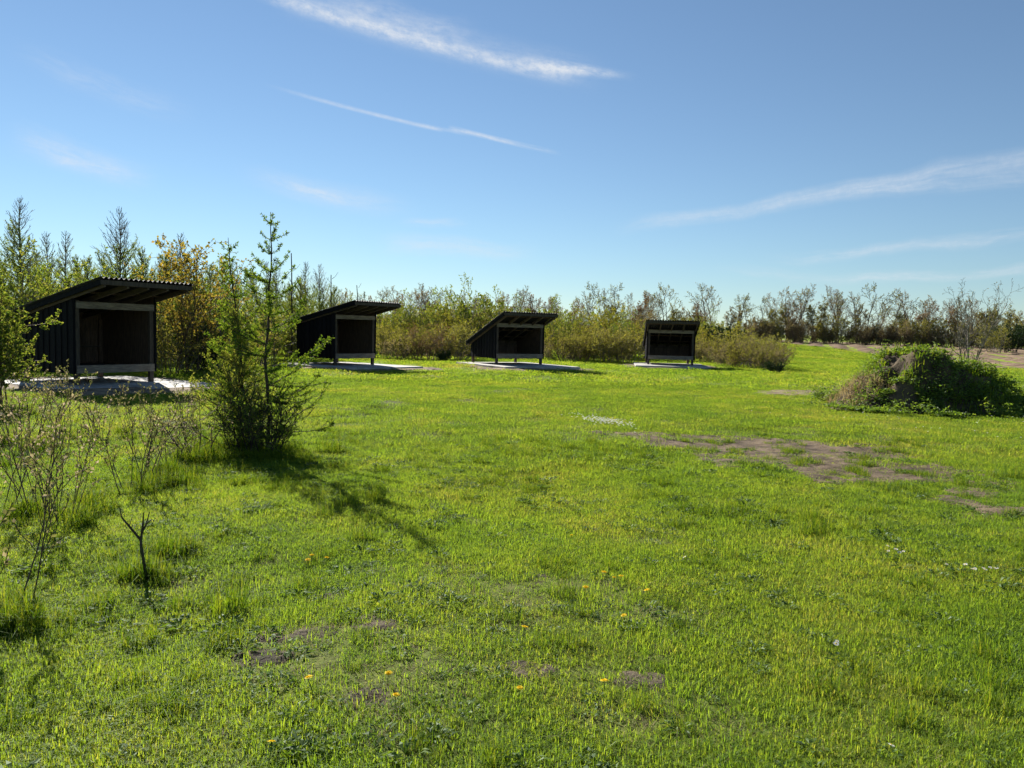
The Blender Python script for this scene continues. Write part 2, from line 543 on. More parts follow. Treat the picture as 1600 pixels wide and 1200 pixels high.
def ground_material():
    mt, t, out = new_mat('turf')
    g = t.node('ShaderNodeNewGeometry')
    pos = g.outputs['Position']
    n1 = t.noise(pos, 0.9, 3.0).outputs['Fac']
    n2 = t.noise(pos, 0.2, 2.0).outputs['Fac']
    n3 = t.noise(pos, 9.0, 4.0).outputs['Fac']
    n4 = t.noise(pos, 0.09, 4.0).outputs['Fac']
    f = t.math('ADD', 0.52, t.math('MULTIPLY', t.math('SUBTRACT', t.math('ADD', t.math('MULTIPLY', n1, 0.5), t.math('MULTIPLY', n2, 0.5)), 0.5), 1.9))
    n5 = t.noise(pos, 55.0, 5.0, 0.7).outputs['Fac']
    n3 = t.math('ADD', n3, t.math('MULTIPLY', t.math('SUBTRACT', n5, 0.5), 0.8))
    f = t.math('ADD', f, t.math('MULTIPLY', t.math('SUBTRACT', n3, 0.5), 0.9), clamp=True)
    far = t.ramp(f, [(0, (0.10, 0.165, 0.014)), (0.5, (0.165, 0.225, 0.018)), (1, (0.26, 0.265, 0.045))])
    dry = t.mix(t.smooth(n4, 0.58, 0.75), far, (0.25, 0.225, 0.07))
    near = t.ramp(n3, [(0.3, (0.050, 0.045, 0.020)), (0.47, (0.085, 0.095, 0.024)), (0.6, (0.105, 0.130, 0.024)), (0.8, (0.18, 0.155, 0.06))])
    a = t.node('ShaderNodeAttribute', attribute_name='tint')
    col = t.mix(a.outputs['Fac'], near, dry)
    b = t.node('ShaderNodeBsdfPrincipled')
    t.l.new(col, b.inputs['Base Color'])
    b.inputs['Roughness'].default_value = 0.95
    b.inputs['Specular IOR Level'].default_value = 0.1
    bp = t.node('ShaderNodeBump')
    bp.inputs['Strength'].default_value = 0.6
    bp.inputs['Distance'].default_value = 0.04
    t.l.new(t.noise(pos, 14.0, 5.0, 0.7).outputs['Fac'], bp.inputs['Height'])
    t.l.new(bp.outputs[0], b.inputs['Normal'])
    t.l.new(b.outputs[0], out.inputs['Surface'])
    return mt


M['turf'] = ground_material()

# ------------------------------------------------------------------ the setting
def grid_sheet(xs, ys, zf, keep=None, tintf=None):
    X, Y = np.meshgrid(xs, ys)
    Z = zf(X, Y)
    v = np.stack([X, Y, Z], -1).reshape(-1, 3)
    nx, ny = len(xs), len(ys)
    i, j = np.meshgrid(np.arange(nx - 1), np.arange(ny - 1))
    b = (j * nx + i).ravel()
    f = np.stack([b, b + 1, b + nx + 1, b + nx], -1)
    if keep is not None:
        k = keep((X[:-1, :-1] + X[1:, 1:]) / 2, (Y[:-1, :-1] + Y[1:, 1:]) / 2).ravel()
        f = f[k]
        used = np.unique(f)
        remap = np.full(len(v), -1)
        remap[used] = np.arange(len(used))
        v, f = v[used], remap[f]
    g = Geo()
    g.add(v, f, tint=0.5 if tintf is None else tintf(v[:, 0], v[:, 1]))
    return g


u = np.linspace(-1, 1, 281)
gx = np.sign(u) * (14 * np.abs(u) + 900 * np.abs(u) ** 6)
u = np.linspace(0, 1, 300)
gy = -12 + 62 * u + 1000 * u ** 7
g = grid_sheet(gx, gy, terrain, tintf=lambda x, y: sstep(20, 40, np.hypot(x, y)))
tag(g.build('ground', M['turf'], smooth=True), kind='structure')


def poly_sd(x, y, poly):
    """signed distance, positive inside"""
    x = np.asarray(x, float); y = np.asarray(y, float)
    d = np.full(x.shape, 1e9)
    ins = np.zeros(x.shape, bool)
    n = len(poly)
    for i in range(n):
        x1, y1 = poly[i]
        x2, y2 = poly[(i + 1) % n]
        ex, ey = x2 - x1, y2 - y1
        t = np.clip(((x - x1) * ex + (y - y1) * ey) / (ex * ex + ey * ey + 1e-12), 0, 1)
        d = np.minimum(d, np.hypot(x - x1 - t * ex, y - y1 - t * ey))
        c = (y1 > y) != (y2 > y)
        with np.errstate(divide='ignore', invalid='ignore'):
            xi = (x2 - x1) * (y - y1) / (y2 - y1 + 1e-15) + x1
        ins ^= c & (x < xi)
    return np.where(ins, d, -d)


# shelters: place (front-centre), yaw
SHELTERS = [(-10.36, 20.07, 1.027), (-6.65, 32.4, 0.906), (0.31, 35.1, 0.507), (8.49, 41.36, -0.127)]
SD = 2.5                   # depth of the huts


def sh_world(i, lx, ly):
    X, Y, a = SHELTERS[i]
    return X + lx * math.cos(a) - ly * math.sin(a), Y + lx * math.sin(a) + ly * math.cos(a)


SLAB = (-1.9, 1.9, -2.15, 2.75)
slab_poly = [[sh_world(i, lx, ly) for lx, ly in ((SLAB[0], SLAB[2]), (SLAB[1], SLAB[2]), (SLAB[1], SLAB[3]), (SLAB[0], SLAB[3]))] for i in range(4)]
PATCH = [at(*p) for p in ((955, 676), (1060, 678), (1190, 684), (1330, 694), (1445, 708), (1480, 740), (1470, 760), (1390, 757), (1290, 748), (1190, 737), (1120, 722), (1040, 706), (985, 694))]
PATCH2 = [at(*p) for p in ((1440, 725), (1530, 740), (1625, 770), (1640, 850), (1560, 815), (1470, 765))]
DIRT_R = [at(*p) for p in ((1170, 612), (1250, 611), (1300, 606), (1325, 614), (1270, 619), (1200, 617))]
spots = [(at(465, 992), 0.26, 0.08, 0.95), (at(410, 1028), 0.20, 0.07, 0.92), (at(522, 937), 0.26, 0.06, 0.95), (at(582, 975), 0.15, 0.05, 0.92), (at(575, 1090), 0.18, 0.06, 0.95), (at(1000, 1068), 0.17, 0.06, 0.9),
         (at(832, 1045), 0.15, 0.06, 0.85), (at(1050, 1016), 0.12, 0.05, 0.85), (at(1308, 1124), 0.11, 0.05, 0.85), (at(1530, 1140), 0.10, 0.05, 0.85), (at(640, 1048), 0.13, 0.05, 0.8), (at(868, 902), 0.13, 0.04, 0.85), (at(350, 1130), 0.10, 0.06, 0.8),
         (at(700, 905), 0.75, 0.25, 0.74), (at(860, 945), 0.8, 0.35, 0.72), (at(640, 1010), 0.5, 0.25, 0.74), (at(540, 1050), 0.4, 0.2, 0.74), (at(930, 1040), 0.5, 0.2, 0.66), (at(350, 905), 0.5, 0.25, 0.6), (at(1040, 1110), 0.5, 0.15, 0.6),
         (at(660, 1040), 0.5, 0.35, 0.68), (at(480, 1010), 0.45, 0.25, 0.76)]


def baresoil(x, y):
    """0 = closed turf, 1 = no grass at all"""
    w = (fbm(x * 2.2, y * 2.2, 3) - 0.5)
    b = sstep(-0.12, 0.3, poly_sd(x, y, PATCH) + w * 2.0) * 0.93
    b = np.maximum(b, sstep(-0.3, 0.5, poly_sd(x, y, PATCH2) + w * 2.4) * 0.80)
    b = np.maximum(b, sstep(-0.3, 0.3, poly_sd(x, y, DIRT_R) + w * 2.0) * 0.9)
    for (c, a, bb, s) in spots:
        d = ((x - c[0]) / a) ** 2 + ((y - c[1]) / (bb * 2.2)) ** 2
        b = np.maximum(b, s * sstep(1.3, 0.4, d + w * 2.4))
    for p in slab_poly:
        b = np.maximum(b, sstep(-1.15, -0.45, poly_sd(x, y, p) + w * 1.5))
    return b


def rough_z(amp, off, seed, sc=5.0):
    return lambda x, y: terrain(x, y) + off + amp * (fbm(x * sc, y * sc, seed, 4) - 0.5)


def soil_sheet(name, poly, margin, step, mat, off, amp, wob, keepmin, seed, sc=5.0):
    xs = np.array([p[0] for p in poly]); ys = np.array([p[1] for p in poly])
    X = np.arange(xs.min() - margin, xs.max() + margin, step)
    Y = np.arange(ys.min() - margin, ys.max() + margin, step)

    def edge(x, y):
        return poly_sd(x, y, poly) + (fbm(x * 2.2, y * 2.2, 3) - 0.5) * wob

    def zf(x, y):      # edges dive under the turf
        e = edge(x, y)
        return terrain(x, y) + (off + amp * (fbm(x * sc, y * sc, seed, 4) - 0.35)) * sstep(keepmin, keepmin + 0.12, e) - 0.01 * sstep(keepmin + 0.1, keepmin, e)
    gg = grid_sheet(X, Y, zf, keep=lambda x, y: edge(x, y) > keepmin)
    return tag(gg.build(name, mat, smooth=True), kind='structure')


soil_sheet('bare_soil', PATCH, 0.7, 0.035, M['soil'], 0.010, 0.045, 1.9, -0.04, 11, 9.0)
for k, (px, py, a_, b_) in enumerate(((1478, 748, 0.35, 0.22), (1525, 770, 0.3, 0.2), (1560, 752, 0.35, 0.25), (1590, 800, 0.3, 0.15), (1500, 786, 0.22, 0.12))):
    c = at(px, py)
    ring = [(c[0] + a_ * math.cos(t), c[1] + b_ * 1.8 * math.sin(t)) for t in np.linspace(0, 2 * PI, 14)[:-1]]
    soil_sheet('bare_soil', ring, 0.4, 0.04, M['soil'], 0.008, 0.04, 0.9, -0.02, 60 + k, 9.0)
soil_sheet('dirt', DIRT_R, 0.8, 0.08, M['dirt'], 0.02, 0.06, 2.0, -0.2, 13)
for k, (c, a, bb, s) in enumerate(spots[:13]):
    ring = [(c[0] + a * 0.8 * math.cos(t), c[1] + bb * 1.8 * math.sin(t)) for t in np.linspace(0, 2 * PI, 14)[:-1]]
    soil_sheet('bare_soil', ring, 0.3, 0.022, M['dark_soil'], 0.004, 0.035, 0.5, -0.02, 20 + k, 14.0)
for i in range(4):
    gg = soil_sheet('dirt', slab_poly[i], 1.1, 0.09 if i == 0 else 0.12, M['dirt'], 0.02, 0.05, 1.3, -0.62, 30 + i, 3.0)

# ploughed field on the right, real furrow ridges along it
FIELD = [at(1480, 574), at(1400, 558), at(1385, 556), at(1300, 545), at(1250, 539.5), at(1215, 536), (45, 150), (260, 150), (260, 47)]
fx = np.concatenate([np.arange(28, 90, 0.7), np.arange(90, 262, 4)])
fy = np.arange(44, 152, 0.7)


def field_z(x, y):
    s = (x * 0.93 - y * 0.36)
    return terrain(x, y) + 0.06 + 0.09 * np.sin(s * 2 * PI / 2.8) + 0.16 * (fbm(x * 0.9, y * 0.9, 40, 3) - 0.5)


gg = grid_sheet(fx, fy, field_z, keep=lambda x, y: poly_sd(x, y, FIELD) + (fbm(x * 0.3, y * 0.3, 41) - 0.5) * 3 > 0)
tag(gg.build('ploughed_field', M['field']), kind='structure')


# ------------------------------------------------------------------ shelters
def set_type(w, rf, rb, of, ob, os_, lint):
    global SW, ROOF_F, ROOF_B, OF, OB, OS, SLOPE, RA, LINT
    SW, ROOF_F, ROOF_B, OF, OB, OS, LINT = w, rf, rb, of, ob, os_, lint
    SLOPE = (ROOF_F - ROOF_B) / (SD + OF + OB)
    RA = math.atan(SLOPE)


TALL_BACK, LOW_BACK = (2.2, 2.72, 1.86, 1.45, 0.42, 0.15, 2.09), (2.5, 2.44, 1.03, 1.04, 0.33, 0.15, 1.86)
set_type(*TALL_BACK)


def roof_z(ly):                 # height of the underside of the sheet
    return ROOF_F - (ly + OF) * SLOPE - 0.05


def slanted(g, x0, x1, y0, y1, zlow, zoff, tint=0.5):
    """upright board between x0..x1 and y0..y1 whose top follows the roof"""
    za, zb = roof_z(y0) + zoff, roof_z(y1) + zoff
    v = [(x0, y0, zlow), (x1, y0, zlow), (x1, y1, zlow), (x0, y1, zlow), (x0, y0, za), (x1, y0, za), (x1, y1, zb), (x0, y1, zb)]
    g.add(v, [[0, 3, 2, 1], [4, 5, 6, 7], [0, 1, 5, 4], [1, 2, 6, 5], [2, 3, 7, 6], [3, 0, 4, 7]], tint=tint)


def make_shelter():
    rs = np.random.default_rng(5)
    root = empty('shelter', (0, 0, 0))
    H0 = 0.40
    # roof: corrugated sheet, two skins and rims
    g = Geo()
    xs = np.linspace(-SW / 2 - OS, SW / 2 + OS, 24 * 6 + 1)
    wv = 0.026 * np.cos((xs - xs[0]) / 0.1268 * 2 * PI)
    ys = np.linspace(-OF, SD + OB, 5)
    top = np.array([[x, y, ROOF_F - (y + OF) * SLOPE + w + 0.012] for y in ys for x, w in zip(xs, wv)])
    n = len(xs)
    idx = np.array([[j * n + i, j * n + i + 1, (j + 1) * n + i + 1, (j + 1) * n + i] for j in range(len(ys) - 1) for i in range(n - 1)])
    bot = top - np.array([0, 0, 0.012])
    N = len(top)
    rim = []
    for j in (0, len(ys) - 1):
        rim += [[j * n + i, j * n + i + 1, N + j * n + i + 1, N + j * n + i] for i in range(n - 1)]
    for i in (0, n - 1):
        rim += [[j * n + i, (j + 1) * n + i, N + (j + 1) * n + i, N + j * n + i] for j in range(len(ys) - 1)]
    g.add(np.vstack([top, bot]), np.vstack([idx, idx[:, ::-1] + N, rim]))
    roof = g.build('roof', M['roofing'], root, smooth=True)
    # battens under the sheet
    for ly in np.linspace(-OF + 0.35, SD + OB - 0.15, 5):
        g = Geo()
        c, s = math.cos(-RA), math.sin(-RA)
        g.box((0, ly, roof_z(ly) - 0.005), (SW + 2 * OS - 0.08, 0.07, 0.035), rot=[[1, 0, 0], [0, c, -s], [0, s, c]])
        g.build('batten', M['brown_wood'], roof)
    # rafters
    for k, lx in enumerate(np.linspace(-SW / 2 + 0.03, SW / 2 - 0.03, 5)):
        g = Geo()
        y0, y1 = -OF + 0.05, SD + OB - 0.08
        pts = [(lx - 0.025, y0, roof_z(y0) - 0.03), (lx - 0.025, y0, roof_z(y0) - 0.15), (lx - 0.025, y1, roof_z(y1) - 0.15), (lx - 0.025, y1, roof_z(y1) - 0.03)]
        if k in (0, 4):
            off = -0.055 if k == 0 else 0.055
            pts = [(a + off, b, c_) for a, b, c_ in pts]
        g.prism(pts, (0.05, 0, 0))
        g.build('rafter', M['rafter_wood'], root)
    # fascia along the front edge and barge boards along the slopes
    g = Geo()
    g.box((0, -OF + 0.02, ROOF_F - 0.105), (SW + 2 * OS - 0.03, 0.025, 0.11))
    g.build('fascia_board', M['post_wood'], root)
    for sx in (-1, 1):
        g = Geo()
        x0 = sx * (SW / 2 + OS - 0.03) - 0.012
        y0, y1 = -OF + 0.04, SD + OB
        g.prism([(x0, y0, roof_z(y0) + 0.02), (x0, y0, roof_z(y0) - 0.10), (x0, y1, roof_z(y1) - 0.10), (x0, y1, roof_z(y1) + 0.02)], (0.024, 0, 0))
        g.build('barge_board', M['black_wood'], root)
    # posts: front pair run down to the slab, rear pair too
    for (lx, ly, mt) in ((-SW / 2 + 0.09, 0.05, 'post_wood'), (SW / 2 - 0.09, 0.05, 'post_wood'), (-SW / 2 + 0.09, SD - 0.07, 'brown_wood'), (SW / 2 - 0.09, SD - 0.07, 'brown_wood')):
        g = Geo()
        slanted(g, lx - 0.055, lx + 0.055, ly - 0.05, ly + 0.05, 0.085, -0.18)
        g.build('post', M[mt], root)
    # side walls, board by board
    for sx in (-1, 1):
        g = Geo()
        x0 = sx * (SW / 2 - 0.015)
        slanted(g, x0 - 0.008, x0 + 0.008, 0.01, SD - 0.01, H0, 0.03)
        wall = g.build('side_wall', M['brown_wood'], root)
        nb = 18
        for k in range(nb):
            a, b = SD * k / nb, SD * (k + 1) / nb
            out = 0.012 if k % 2 else 0.026
            xa, xb = sorted((sx * (SW / 2 - 0.005), sx * (SW / 2 + out)))
            g = Geo()
            e = 0.018 if k % 2 == 0 else -0.008
            slanted(g, xa, xb, a - e if k else a, b + e if k < nb - 1 else b, H0 - 0.03 - 0.012 * rs.random(), 0.012, tint=rs.random())
            g.build('board', M['black_wood'], wall)
        # corner board at the front
        g = Geo()
        xa, xb = sorted((sx * (SW / 2 - 0.03), sx * (SW / 2 + 0.034)))
        slanted(g, xa, xb, -0.03, -0.005, H0 - 0.04, 0.0)
        g.build('corner_board', M['black_wood'], root)
    # back wall boards
    g = Geo()
    g.box((0, SD - 0.02, (H0 + roof_z(SD) + 0.03) / 2), (SW - 0.06, 0.012, roof_z(SD) + 0.03 - H0))
    wall = g.build('back_wall', M['brown_wood'], root)
    nb = 18
    for k in range(nb):
        a, b = -SW / 2 + SW * k / nb, -SW / 2 + SW * (k + 1) / nb
        g = Geo()
        g.box(((a + b) / 2, SD + 0.004 + 0.006 * (k % 2), (H0 - 0.03 + roof_z(SD) - 0.05) / 2), (b - a + (0.02 if k % 2 else -0.006), 0.02, roof_z(SD) - 0.05 - H0 + 0.03), tint=rs.random())
        g.build('board', M['black_wood'], wall)
        g = Geo()
        g.box(((a + b) / 2, SD - 0.034 - 0.003 * (k % 2), (H0 + 0.14 + roof_z(SD) - 0.06) / 2), (b - a - 0.006, 0.012, roof_z(SD) - 0.06 - H0 - 0.14), tint=rs.random())
        g.build('lining_board', M['brown_wood'], wall)
    # deck
    deck = None
    nb = 12
    g = Geo()
    g.box((0, SD / 2, 0.46), (SW - 0.1, SD - 0.16, 0.06))
    deck = g.build('deck', M['brown_wood'], root)
    for k in range(nb):
        a, b = 0.03 + (SD - 0.1) * k / nb, 0.03 + (SD - 0.1) * (k + 1) / nb
        g = Geo()
        g.box((0, (a + b) / 2, 0.505), (SW - 0.3, b - a - 0.008, 0.025), tint=rs.random())
        g.build('deck_board', M['post_wood'], deck)
    # front beams: lintel high up, sill at the deck
    g = Geo()
    g.box((0, -0.025, LINT), (SW - 0.09, 0.045, 0.17))
    g.build('lintel', M['grey_wood'], root)
    g = Geo()
    g.box((0, -0.03, 0.475), (SW - 0.09, 0.05, 0.20))
    g.build('sill_beam', M['grey_wood'], root)
    # collar ties inside that show under the roof, a shelf rail on the back wall
    g = Geo()
    g.box((0, SD - 0.09, 0.98), (SW - 0.2, 0.09, 0.03))
    g.build('rail', M['post_wood'], root)
    return root


def make_slab():
    g = Geo()
    x0, x1, y0, y1 = SLAB
    b = 0.012
    v = []
    for (z, e) in ((-0.08, 0), (0.085 - b, 0), (0.085, b)):
        v += [(x0 + e, y0 + e, z), (x1 - e, y0 + e, z), (x1 - e, y1 - e, z), (x0 + e, y1 - e, z)]
    f = [[8, 9, 10, 11]]
    for k in (0, 4):
        f += [[k + i, k + (i + 1) % 4, k + 4 + (i + 1) % 4, k + 4 + i] for i in range(4)]
    g.add(v, f)
    return g.build('concrete_slab', M['concrete'])


SH_LABEL = ['largest black lean-to shelter, nearest, beside leafy shrub at far left',
            'black lean-to shelter right behind the spindly young larch',
            'black lean-to shelter with whole slanting side wall in view, before olive thicket',
            'squarish black lean-to shelter facing straight forward, nearest the ploughed field']
SL_LABEL = ['shaded concrete slab under the largest nearest shelter', 'concrete slab under the shelter behind the young larch',
            'concrete slab with sunlit edge under the slant-sided third shelter', 'concrete slab under the squarish shelter nearest the ploughed field']
sh0 = make_shelter()
set_type(*LOW_BACK)
sh1 = make_shelter()
sl0 = make_slab()
for i, (x, y, a) in enumerate(SHELTERS):
    o = sh0 if i == 0 else sh1 if i == 2 else copy_tree(sh0 if i == 1 else sh1)
    s = sl0 if i == 0 else copy_tree(sl0)
    z = tz(x, y) + 0.0
    for q in (o, s):
        q.location = (x, y, z)
        q.rotation_euler = (0, 0, a)
    tag(o, SH_LABEL[i], 'shelter', 'black wooden camping shelters on concrete slabs')
    tag(s, SL_LABEL[i], 'concrete slab', 'concrete slabs under the shelters')


# ------------------------------------------------------------------ plants
def unit(v):
    return v / (np.linalg.norm(v) + 1e-9)


def grow(rng, g, lp, p, d, L, r, lev, P):
    k = P['seg'][lev]
    pts = [np.array(p, float)]
    d = unit(np.array(d, float))
    st = L / k
    for i in range(k):
        d = unit(d + rng.normal(size=3) * P['wob'][lev] + np.array([0, 0, P['up'][lev]]))
        pts.append(pts[-1] + d * st)
    pts = np.array(pts)
    rr = np.linspace(r, max(r * P.get('tip', 0.35), P['rmin']), k + 1)
    g.tube(pts, rr, P['sides'][lev], tint=rng.random())
    last = lev == P['levels'] - 1
    if P['leaf'][lev]:
        n = rng.poisson(P['leaf'][lev])
        t = rng.random(n) ** 0.7 * (1 - P.get('leaf0', 0.15)) + P.get('leaf0', 0.15)
        q = t * k
        i = np.minimum(q.astype(int), k - 1)
        f = (q - i)[:, None]
        pos = pts[i] * (1 - f) + pts[i + 1] * f
        lp[0].append(pos)
        lp[1].append(unit(pts[-1] - pts[0]) + rng.normal(size=(n, 3)) * 0.8)
    if not last:
        nc = max(1, int(P['n'][lev] * rng.uniform(0.75, 1.25)))
        az0 = rng.random() * 6.28
        for c in range(nc):
            t = P['start'][lev] + (1 - P['start'][lev]) * ((c + rng.random()) / nc)
            q = min(t * k, k - 1e-3)
            i = int(q)
            pos = pts[i] + (pts[i + 1] - pts[i]) * (q - i)
            dd = unit(pts[i + 1] - pts[i])
            a = az0 + c * 2.4 + rng.normal() * 0.3
            ref = unit(np.cross(dd, [0.3, 0.2, 0.9] if abs(dd[2]) < 0.9 else [1, 0, 0]))
            ref2 = np.cross(dd, ref)
            th = P['ang'][lev] * rng.uniform(0.7, 1.3)
            nd = dd * math.cos(th) + (ref * math.cos(a) + ref2 * math.sin(a)) * math.sin(th)
            grow(rng, g, lp, pos, nd, L * P['ratio'][lev] * (1 - P.get('taper', 0.5) * t) * rng.uniform(0.75, 1.2), max(rr[i] * 0.6, P['rmin']), lev + 1, P)


def plant(name, parts_names, seed, stems, P, mats, leafL, leafW, cat):
    """empty > stems and foliage, built at the origin"""
    rng = np.random.default_rng(seed)
    g, lp = Geo(), ([], [])
    for (p, d, L, r) in stems(rng):
        grow(rng, g, lp, p, d, L, r, 0, P)
    root = empty(name, (0, 0, 0))
    g.build(parts_names[0], mats[0], root, smooth=True)
    pos = np.concatenate(lp[0]) if lp[0] else np.zeros((0, 3))
    if len(pos):
        dr = np.concatenate(lp[1])
        gl = Geo()
        n = len(pos)
        sz = rng.uniform(0.6, 1.25, n)
        gl.leaves(pos, dr, leafL * sz, leafW * sz, rng)
        fo = gl.build(parts_names[1], mats[1], root)
        if parts_names[1] == 'buds':
            fo['kind'] = 'stuff'
    tag(root, None, cat)
    return root


def fan(n, h, spread, r, tilt):
    def f(rng):
        out = []
        for i in range(n):
            a = rng.random() * 2 * PI
            q = spread * math.sqrt(rng.random())
            out.append(((math.cos(a) * q, math.sin(a) * q, -0.05), (math.cos(a) * tilt * rng.uniform(0.2, 1.2), math.sin(a) * tilt * rng.uniform(0.2, 1.2), 1), h * rng.uniform(0.7, 1.05), r * rng.uniform(0.7, 1.1)))
        return out
    return f


BUSH = dict(levels=3, seg=[6, 4, 3], wob=[0.12, 0.2, 0.25], up=[0.03, 0.08, 0.05], sides=[4, 3, 3], n=[9, 6], start=[0.15, 0.15], ang=[0.75, 0.8], ratio=[0.5, 0.5], rmin=0.004, leaf=[0, 5, 8], taper=0.45)


def bush_kind(seed, n, h, spread, tilt, mats, leafL, leafW, leaf=(0, 5, 8), r=0.025, rmin=0.005, name='shrub', cat='shrub', n2=(9, 6), start=0.15):
    P = dict(BUSH, leaf=list(leaf), rmin=rmin, n=list(n2), start=[start, 0.1], leaf0=min(0.15, start))
    return plant(name, ('stems', 'foliage'), seed, fan(n, h, spread, r, tilt), P, mats, leafL, leafW, cat)


STORE = []                      # one of each kind; placed copies share the meshes
placed = {}


def place(kind, x, y, s=1.0, rz=None, label=None, group=None, cat=None, sz=None, name=None):
    if kind not in placed:
        placed[kind] = 0
        o = KIND[kind]
    else:
        o = copy_tree(KIND[kind])
    placed[kind] += 1
    o.location = (x, y, tz(x, y) - 0.02)
    o.rotation_euler = (0, 0, R.random() * 6.28 if rz is None else rz)
    o.scale = (s, s, s * (sz or 1.0))
    if 'group' in o:
        del o['group']
    return tag(o, label, cat, group)


KIND = {}


# larches of the plantation
def larch(seed, H, Rb, nwh, needle, bare_top, mats, name='larch_tree', droop=0.0, tuft=(0.07, 0.022), perb=5, twr=0.004, lean=(0, 0), clear=0.05, wob=0.03, ntuft=26, clump=1, thick=1.0, spread=0.75, rise=0.55):
    rng = np.random.default_rng(seed)
    root = empty(name, (0, 0, 0))
    tag(root, None, 'larch')
    g = Geo()
    k = 14
    t = np.linspace(0, 1, k)
    wx, wy = np.cumsum(rng.normal(size=k)) * wob * H / k * 3, np.cumsum(rng.normal(size=k)) * wob * H / k * 3
    pts = np.stack([wx + lean[0] * t ** 1.3 * H, wy + lean[1] * t ** 1.3 * H, t * H - 0.05], 1)
    r0 = (0.011 * H + 0.008) * thick
    g.tube(pts, r0 * (1 - t) ** 0.8 + twr, 6)
    LP, LD = [], []

    def trunk_at(q):
        q = q * (k - 1)
        i = min(int(q), k - 2)
        return pts[i] + (pts[i + 1] - pts[i]) * (q - i)
    for w in range(nwh):
        hq = clear + (0.985 - clear) * (w + 0.4 * rng.random()) / nwh
        base = trunk_at(hq)
        nb = rng.integers(perb - 1, perb + 2)
        for b in range(nb):
            a = rng.random() * 2 * PI
            L = Rb * (1 - hq) ** spread * rng.uniform(0.55, 1.1) * (0.55 + 0.45 * min(1, hq / 0.15)) + 0.06
            e0 = rng.uniform(-0.15, 0.35) - droop + rise * hq
            d = np.array([math.cos(a) * math.cos(e0), math.sin(a) * math.cos(e0), math.sin(e0)])
            sg = 5
            bp = [base]
            for s in range(sg):
                d = unit(d + np.array([0, 0, 0.10 + 0.10 * hq]) + rng.normal(size=3) * 0.09)
                bp.append(bp[-1] + d * L / sg)
            bp = np.array(bp)
            g.tube(bp, np.linspace(0.35 * r0 * (1 - hq) + twr, twr, sg + 1), 3)
            lines = [(bp, L)]
            ns = int(L / 0.16 * rng.uniform(0.6, 1.1))
            for s in range(ns):
                q = rng.uniform(0.15, 0.95) * sg
                i = min(int(q), sg - 1)
                p0 = bp[i] + (bp[i + 1] - bp[i]) * (q - i)
                dd = unit(unit(bp[i + 1] - bp[i]) + rng.normal(size=3) * 0.55 + np.array([0, 0, 0.05]))
                l2 = L * rng.uniform(0.15, 0.42) * (1.1 - q / sg * 0.6)
                tp = np.array([p0, p0 + dd * l2 * 0.5, p0 + unit(dd + np.array([0, 0, 0.25])) * l2])
                g.tube(tp, [twr, twr, twr * 0.6], 3)
                lines.append((tp, l2))
            if rng.random() < bare_top * max(0, (hq - 0.45) / 0.55) * 1.3:
                continue
            for ln, l in lines:
                n = rng.poisson(ntuft * l)
                q = rng.random(n) * (len(ln) - 1)
                i = np.minimum(q.astype(int), len(ln) - 2)
                f = (q - i)[:, None]
                pp = ln[i] * (1 - f) + ln[i + 1] * f
                LP.append(np.repeat(pp, clump, 0))
                dv = unit(ln[-1] - ln[0])
                LD.append(rng.normal(size=(n * clump, 3)) * 1.0 + dv * 0.5)
    g.build('trunk', mats[0], root, smooth=True)
    P = np.concatenate(LP)
    D = np.concatenate(LD)
    gl = Geo()
    sz = rng.uniform(0.7, 1.2, len(P))
    gl.leaves(P, D, tuft[0] * sz, tuft[1] * sz, rng, bend=0.05)
    gl.build('needles', mats[1], root)
    return root


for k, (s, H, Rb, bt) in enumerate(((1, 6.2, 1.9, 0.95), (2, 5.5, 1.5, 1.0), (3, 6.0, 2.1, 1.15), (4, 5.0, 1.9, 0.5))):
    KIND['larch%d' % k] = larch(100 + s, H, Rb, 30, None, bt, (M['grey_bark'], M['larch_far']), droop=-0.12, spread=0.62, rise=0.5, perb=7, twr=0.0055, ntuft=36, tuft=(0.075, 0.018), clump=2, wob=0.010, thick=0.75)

# thicket shrubs
tw = (M['grey_bark'], M['olive'])
KIND['olive0'] = bush_kind(201, 12, 2.3, 0.7, 0.55, (M['grey_bark'], M['olive']), 0.085, 0.05, (1, 5, 7))
KIND['olive1'] = bush_kind(202, 14, 2.0, 0.8, 0.7, (M['red_twig'], M['olive']), 0.08, 0.045, (1, 4, 6))
KIND['gold0'] = bush_kind(203, 10, 3.0, 0.6, 0.45, (M['stem'], M['gold']), 0.10, 0.05, (1, 5, 8))
KIND['lime0'] = bush_kind(204, 9, 3.2, 0.5, 0.4, (M['grey_bark'], M['lime']), 0.10, 0.055, (1, 5, 8))
KIND['rust0'] = bush_kind(205, 16, 1.9, 0.8, 0.65, (M['red_twig'], M['rust']), 0.06, 0.03, (1, 3, 5))
KIND['twig0'] = bush_kind(206, 14, 1.7, 0.8, 0.8, (M['grey_bark'], M['haze_bud']), 0.07, 0.035, (1, 4, 5))
KIND['dark0'] = bush_kind(207, 12, 2.0, 0.5, 0.6, (M['bark'], M['dark_leaf']), 0.11, 0.06, (2, 8, 12))
KIND['amber0'] = bush_kind(208, 8, 3.9, 0.6, 0.28, (M['stem'], M['amber']), 0.10, 0.07, (1, 5, 7), n2=(12, 7))
KIND['under0'] = bush_kind(209, 14, 4.2, 2.0, 0.4, (M['red_twig'], M['haze_bud']), 0.17, 0.10, (2, 5, 6), r=0.05, rmin=0.016, start=0.02, n2=(12, 6))
KIND['under1'] = bush_kind(210, 14, 4.4, 2.0, 0.35, (M['grey_bark'], M['olive']), 0.19, 0.11, (2, 5, 6), r=0.05, rmin=0.016, start=0.02, n2=(12, 6))
